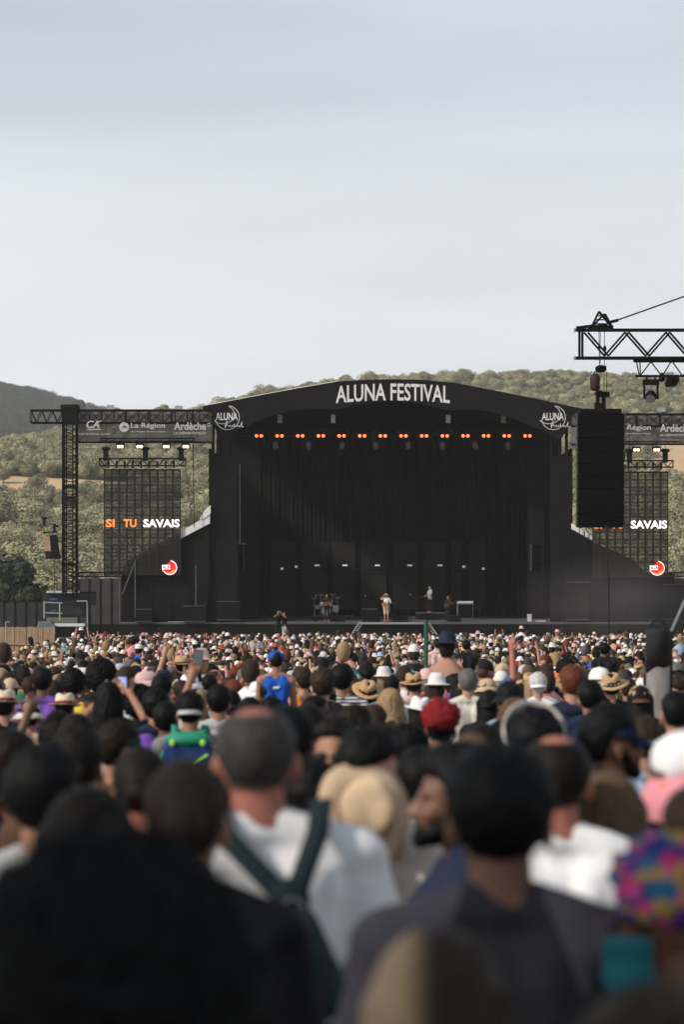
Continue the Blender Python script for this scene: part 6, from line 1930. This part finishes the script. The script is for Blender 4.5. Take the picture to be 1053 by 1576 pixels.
for x, d in cells:
    if count >= N_IND:
        break
    if any((x - a) ** 2 + (d - b_) ** 2 < .42 ** 2 for a, b_ in near_pos):
        continue
    if abs(x - P(1013, 0, YP).x) < .4 and abs(d - YP) < .5:
        continue
    female = rp_.random() < .47
    hgt = rp_.gauss(1.64, .055) if female else rp_.gauss(1.755, .06)
    if d < 14:
        hgt = min(hgt, 1.66)
    px = CX + x * F / d
    hat = None
    if rp_.random() < (.22 if d > 16 else .10):
        hat = rp_.choice(HAT_W)
    top = YH - (gz(d) + hgt + (HAT_H[hat[0]] if hat else .02) - H) * F / d
    if stamp(px, top, d, test=True) < .34:
        if d > 24:
            hidden.append((x, d))
        continue
    if 960 < px + 340 / d and px - 340 / d < 1036 and px > 985 and d < 21 and top < 1085:
        continue
    bad = False
    for a0, t0, a1, t1, dd in hand_rects:
        if d < dd:
            ov = max(0, min(a1, px + 850 / d) - max(a0, px - 850 / d)) * max(0, t1 - max(t0, top + 900 / d)) + max(0, min(a1, px + 380 / d) - max(a0, px - 380 / d)) * max(0, min(t1, top + 900 / d) - max(t0, top))
            if ov > .10 * (a1 - a0) * (t1 - t0):
                bad = True
                break
    if bad:
        continue
    ok = False
    for _ in range(12):
        hs_ = rp_.choice(HAIRS_F if female else HAIRS_M)
        hc = rp_.choice(HAIR_W)
        if hs_ in ('curly', 'thick') and hc in ('light brown', 'blond', 'ginger'):
            hc = 'dark brown'
        sc_ = rp_.choice(SHIRT_W)
        if hat:
            desc = 'in %s %s and %s %s' % (hat[1], HAT_WORD[hat[0]], sc_, 'top')
        else:
            desc = '%s and %s top' % (HAIR_WORD[hs_].format(c=hc), sc_)
        lab = auto_label(px, top, desc)
        if lab:
            ok = True
            break
        if hat:
            hat = rp_.choice(HAT_W)
    if not ok:
        continue
    pose = rp_.choices(['down', 'front', 'raise', 'raise_left', 'both', 'phone'], [70, 16, 1.2, 1.2, .8, 5])[0]
    kind = rp_.choices(['tee', 'tank', 'long'], [70, 22 if female else 10, 8])[0]
    hk = {}
    if hat:
        hk = dict(tilt=(rp_.uniform(-10, 12), rp_.uniform(-6, 6)), yaw=(180 if hat[0] == 'cap' and rp_.random() < .3 else rp_.uniform(-25, 25)))
        if hs_ in ('curly', 'bun', 'thick'):
            hs_ = 'short'
        hat = (hat[0], hat[1], {'straw': rp_.choice(['brown', 'red', 'black', 'off white']), 'pale straw': rp_.choice(['red', 'black', 'brown'])}.get(hat[1], hat[1]))
    last = person(x, d, gz(d), hgt, yaw=rp_.gauss(0, 24) if rp_.random() < .86 else rp_.choice((-1, 1)) * rp_.uniform(50, 130), pose=pose, skin=rp_.choices(['fair', 'tan', 'red', 'brown', 'deep'], [36, 36, 10, 12, 6])[0], hair=(hs_, hc), shirt=(kind, sc_),
           pants=(rp_.choice(['trousers', 'shorts']), rp_.choice(['navy', 'black', 'denim blue', 'beige', 'grey'])), hat=hat, label=lab, wide=.93 if female else 1.0, hatkw=hk, lean=rp_.uniform(-5, 2), roll=rp_.uniform(-3, 3))
    if pose == 'phone' and len(desc.split()) < 8:
        s_ = hgt / 1.75
        ph_ = empty('phone', (x, d, gz(d)), 'dark phone raised by the person %s%s' % ('' if desc.startswith('in ') else 'with ', desc), 'phone', 'phones held up in the crowd')
        bpy.context.view_layer.update()
        ph_.matrix_world = last.matrix_world @ Matrix.Translation((.03, .40, 1.74)) @ Euler((R(-8), R(90), 0)).to_matrix().to_4x4()
        link('phone_case', PH_CASE, ph_)
        link('phone_screen', PH_SCREEN, ph_)
    stamp(px, top, d)
    near_pos.append((x, d))
    count += 1
    d_last = d

# ------------------------------------------------------------------ the rest of the crowd as one mass
rs = np.random.default_rng(5)
def ring(n, rx_, ry_, z, cy=0.0):
    t = np.arange(n) / n * 2 * math.pi
    return np.stack([rx_ * np.cos(t), cy + ry_ * np.sin(t), np.full(n, z)], 1)
def loft(rings):
    n = len(rings[0])
    V = np.concatenate(rings)
    Fq = []
    for k in range(len(rings) - 1):
        for i in range(n):
            j = (i + 1) % n
            Fq.append((k * n + i, k * n + j, (k + 1) * n + j, (k + 1) * n + i))
    return V, Fq
torso_v, torso_f = loft([ring(6, .17, .13, .92), ring(6, .19, .12, 1.22), ring(6, .215, .095, 1.38, -.02), ring(6, .10, .07, 1.475, -.025), ring(6, .055, .055, 1.52, -.02)])
head_v, head_f = loft([ring(6, .045, .05, 1.53, .0), ring(6, .068, .085, 1.585), ring(6, .077, .098, 1.645), ring(6, .066, .084, 1.70), ring(6, .035, .045, 1.742), ring(6, .004, .004, 1.752)])
capv, capf = loft([ring(6, .060, .07, 1.555, -.035), ring(6, .088, .105, 1.62, -.022), ring(6, .092, .108, 1.675, -.014), ring(6, .075, .09, 1.735, -.012), ring(6, .03, .04, 1.772, -.01), ring(6, .003, .003, 1.776, -.01)])
longv, longf = loft([ring(6, .10, .05, 1.28, -.10), ring(6, .105, .07, 1.45, -.085), ring(6, .095, .10, 1.60, -.035), ring(6, .093, .11, 1.68, -.016), ring(6, .07, .085, 1.742, -.012), ring(6, .004, .004, 1.775, -.01)])
hatcapv, hatcapf = loft([ring(8, .150, .165, 1.668, -.01), ring(8, .095, .11, 1.680, -.012), ring(8, .088, .10, 1.74, -.012), ring(8, .06, .07, 1.79, -.012), ring(8, .004, .004, 1.792, -.012)])
ballcapv, ballcapf = loft([ring(6, .093, .112, 1.655, -.012), ring(6, .090, .108, 1.70, -.012), ring(6, .06, .075, 1.755, -.012), ring(6, .004, .004, 1.775, -.012)])
def armgeo(sh, el_, wr):
    out_v, out_f = [], []
    pts_ = [np.array(sh), np.array(el_), np.array(wr), np.array(wr) + (np.array(wr) - np.array(el_)) * .4]
    rr = [.055, .045, .032, .03]
    n = 4
    for p, r in zip(pts_, rr):
        t = np.arange(n) / n * 2 * math.pi
        out_v.append(p + np.stack([r * np.cos(t), r * np.sin(t), 0 * t], 1))
    return loft(out_v)
arms_down = [armgeo((s * .20, -.02, 1.39), (s * .235, -.03, 1.12), (s * .23, .05, .9)) for s in (-1, 1)]
arms_up = [armgeo((s * .19, -.02, 1.40), (s * .27, .06, 1.58), (s * .22, .12, 1.84)) for s in (-1, 1)]
arms_fw = [armgeo((s * .20, -.02, 1.39), (s * .25, .12, 1.22), (s * .12, .30, 1.35)) for s in (-1, 1)]
SK = [(.47, .25, .185), (.43, .22, .16), (.33, .165, .105), (.37, .15, .10), (.15, .07, .042), (.055, .028, .019)]
SKp = [.28, .28, .20, .10, .09, .05]
far_shirt = ['white'] * 12 + ['off white'] * 3 + ['pale pink'] * 4 + ['pink', 'red', 'rust'] + ['black'] * 4 + ['navy'] * 3 + ['grey'] * 3 + ['light blue'] * 2 + ['pink', 'pale pink', 'pale pink', 'red', 'dark red', 'yellow', 'orange', 'green', 'turquoise', 'beige', 'beige', 'rust', 'royal blue', 'light grey']
far_hat = [(.74, .71, .69)] * 12 + [(.62, .50, .38)] * 4 + [(.45, .33, .2)] * 2 + [(.66, .38, .38)] * 5 + [(.42, .06, .06)] + [(.02, .02, .025)] * 3 + [CLOTH_C['navy'], CLOTH_C['red'], CLOTH_C['pink'], CLOTH_C['pale pink'], CLOTH_C['yellow'], CLOTH_C['light blue'], CLOTH_C['beige']]
hair_k = list(HAIR_C.values())
hair_p = np.array([.12, .20, .24, .17, .12, .04, .06, .02, .03])
hair_p = hair_p / hair_p.sum()
Vs, Fs, Cs, off = [], [], [], 0
pos = []
d = d_last + .3
while d < 141:
    half = 560 * d / F + .4
    x = -half + rs.uniform(0, .5)
    step = .55
    while x < half:
        pos.append((x + rs.uniform(-.14, .14), d + rs.uniform(-.25, .25)))
        x += rs.uniform(.78, 1.25) * step
    d += .56
pos += hidden
d = 9.0
while d < 78:                          # the crowd goes on a few metres beyond the frame on both sides
    half = 560 * d / F + .75
    for sd in (-1, 1):
        for q in range(5):
            pos.append((sd * (half + q * .72 + rs.uniform(-.12, .12)), d + rs.uniform(-.2, .2)))
    d += .85
ind = np.array(near_pos)
n_mass = 0
for x, d in pos:
    if len(ind) and ((ind[:, 0] - x) ** 2 + (ind[:, 1] - d) ** 2).min() < .40 ** 2:
        continue
    px = CX + x * F / d
    if d > 88 and px < 22 + (d - 88) * 2.2:        # the reed fence corner stays clear
        continue
    female = rs.random() < .47
    s = (rs.normal(1.63, .05) if female else rs.normal(1.74, .06)) / 1.75
    if rs.random() < .012:
        s += .24                                   # lifted on shoulders
    yaw = rs.normal(0, .4)
    skin = np.array(SK[rs.choice(6, p=SKp)])
    sh_c = np.array(CLOTH_C[far_shirt[rs.integers(len(far_shirt))]])
    hr_c = np.array(hair_k[rs.choice(9, p=hair_p)])
    bare = rs.random() < .26
    chunks = [(torso_v, torso_f, skin if bare else sh_c, 'torso'), (head_v, head_f, skin, None)]
    r_ = rs.random()
    if r_ < .09:
        chunks.append((hatcapv, hatcapf, np.array(far_hat[rs.integers(len(far_hat))]), None))
        chunks.append((capv * [.97, .97, 1] - [0, 0, .03], capf, hr_c, None))
    elif r_ < .34:
        chunks.append((ballcapv, ballcapf, np.array(far_hat[rs.integers(len(far_hat))]), None))
        chunks.append((capv * [.95, .95, 1] - [0, 0, .03], capf, hr_c, None))
    elif female:
        chunks.append((longv, longf, hr_c, None))
    else:
        chunks.append((capv, capf, hr_c, None))
    a_ = rs.random()
    A = arms_up if a_ < .022 else arms_fw if a_ < .20 else arms_down
    for i, (av, af) in enumerate(A):
        if a_ < .022 and i == 0 and rs.random() < .6:
            av, af = arms_down[0]
        chunks.append((av, af, skin, 'arm'))
    c_, si = math.cos(yaw), math.sin(yaw)
    var = rs.uniform(.85, 1.15)
    for v, f, c, k in chunks:
        w = np.empty_like(v)
        w[:, 0] = (v[:, 0] * c_ - v[:, 1] * si) * s * (.93 if female else 1) + x
        w[:, 1] = (v[:, 0] * si + v[:, 1] * c_) * s + d
        w[:, 2] = v[:, 2] * s + gz(d)
        Vs.append(w)
        Fs.append(np.array(f) + off)
        cc = np.tile(np.append(c * var, 1.0), (len(v), 1))
        if k == 'torso':
            cc[-6:, :3] = skin
        if k == 'arm':
            cc[:4, :3] = skin if bare else sh_c * var
        Cs.append(cc)
        off += len(v)
    n_mass += 1
V = np.concatenate(Vs)
Fq = np.concatenate(Fs)
C = np.concatenate(Cs)
me = bpy.data.meshes.new('crowd')
me.vertices.add(len(V))
me.vertices.foreach_set('co', V.astype(np.float32).ravel())
me.loops.add(len(Fq) * 4)
me.loops.foreach_set('vertex_index', Fq.astype(np.int32).ravel())
me.polygons.add(len(Fq))
me.polygons.foreach_set('loop_start', np.arange(0, len(Fq) * 4, 4, dtype=np.int32))
me.polygons.foreach_set('loop_total', np.full(len(Fq), 4, dtype=np.int32))
me.polygons.foreach_set('use_smooth', np.ones(len(Fq), bool))
me.update(calc_edges=True)
at = me.color_attributes.new('tint', 'FLOAT_COLOR', 'POINT')
at.data.foreach_set('color', C.astype(np.float32).ravel())
M_crowd = bpy.data.materials.new('crowd_colours')
M_crowd.use_nodes = True
nt = M_crowd.node_tree
an = nt.nodes.new('ShaderNodeAttribute')
an.attribute_name = 'tint'
nt.links.new(an.outputs['Color'], nt.nodes['Principled BSDF'].inputs['Base Color'])
nt.nodes['Principled BSDF'].inputs['Roughness'].default_value = .75
nt.nodes['Principled BSDF'].inputs['Specular IOR Level'].default_value = .2
me.materials.append(M_crowd)
link('crowd', me, kind='stuff')
print('individuals', count, 'd_last', d_last, 'mass', n_mass, 'quads', len(Fq))

# ------------------------------------------------------------------ thin smoke drifting at the right side of the stage
smk = MB().ball((0, 0, 0), 1.0, 24, 16).mesh('smoke')
M_smoke = bpy.data.materials.new('stage_smoke')
M_smoke.use_nodes = True
nt = M_smoke.node_tree
nt.nodes.clear()
t_s, g_s, n_s = nt.nodes.new('ShaderNodeTexCoord'), nt.nodes.new('ShaderNodeTexGradient'), nt.nodes.new('ShaderNodeTexNoise')
g_s.gradient_type = 'SPHERICAL'
n_s.inputs['Scale'].default_value = 2.2
nt.links.new(t_s.outputs['Object'], g_s.inputs['Vector'])
nt.links.new(t_s.outputs['Object'], n_s.inputs['Vector'])
m_s = nt.nodes.new('ShaderNodeMath')
m_s.operation = 'MULTIPLY'
nt.links.new(g_s.outputs['Fac'], m_s.inputs[0])
nt.links.new(n_s.outputs['Fac'], m_s.inputs[1])
m_t = nt.nodes.new('ShaderNodeMath')
m_t.operation = 'MULTIPLY'
m_t.inputs[1].default_value = .20
nt.links.new(m_s.outputs[0], m_t.inputs[0])
pv = nt.nodes.new('ShaderNodeVolumePrincipled')
pv.inputs['Color'].default_value = (.9, .85, .88, 1)
nt.links.new(m_t.outputs[0], pv.inputs['Density'])
ho = nt.nodes.new('ShaderNodeOutputMaterial')
nt.links.new(pv.outputs[0], ho.inputs['Volume'])
smk.materials.append(M_smoke)
link('smoke', smk, None, P(945, 925, YS - 2.6), (0, 0, 0), (6.5, 1.3, 3.0), kind='stuff')

# ------------------------------------------------------------------ hazy air
hz = MB().box((0, 1150, 128), (3600, 2700, 264)).mesh('haze')
M_haze = bpy.data.materials.new('haze_air')
M_haze.use_nodes = True
nt = M_haze.node_tree
nt.nodes.clear()
pv = nt.nodes.new('ShaderNodeVolumePrincipled')
pv.inputs['Color'].default_value = (.93, .92, .90, 1)
pv.inputs['Density'].default_value = HAZE
pv.inputs['Anisotropy'].default_value = 0.0
ho = nt.nodes.new('ShaderNodeOutputMaterial')
nt.links.new(pv.outputs[0], ho.inputs['Volume'])
hz.materials.append(M_haze)
link('haze', hz, kind='stuff')
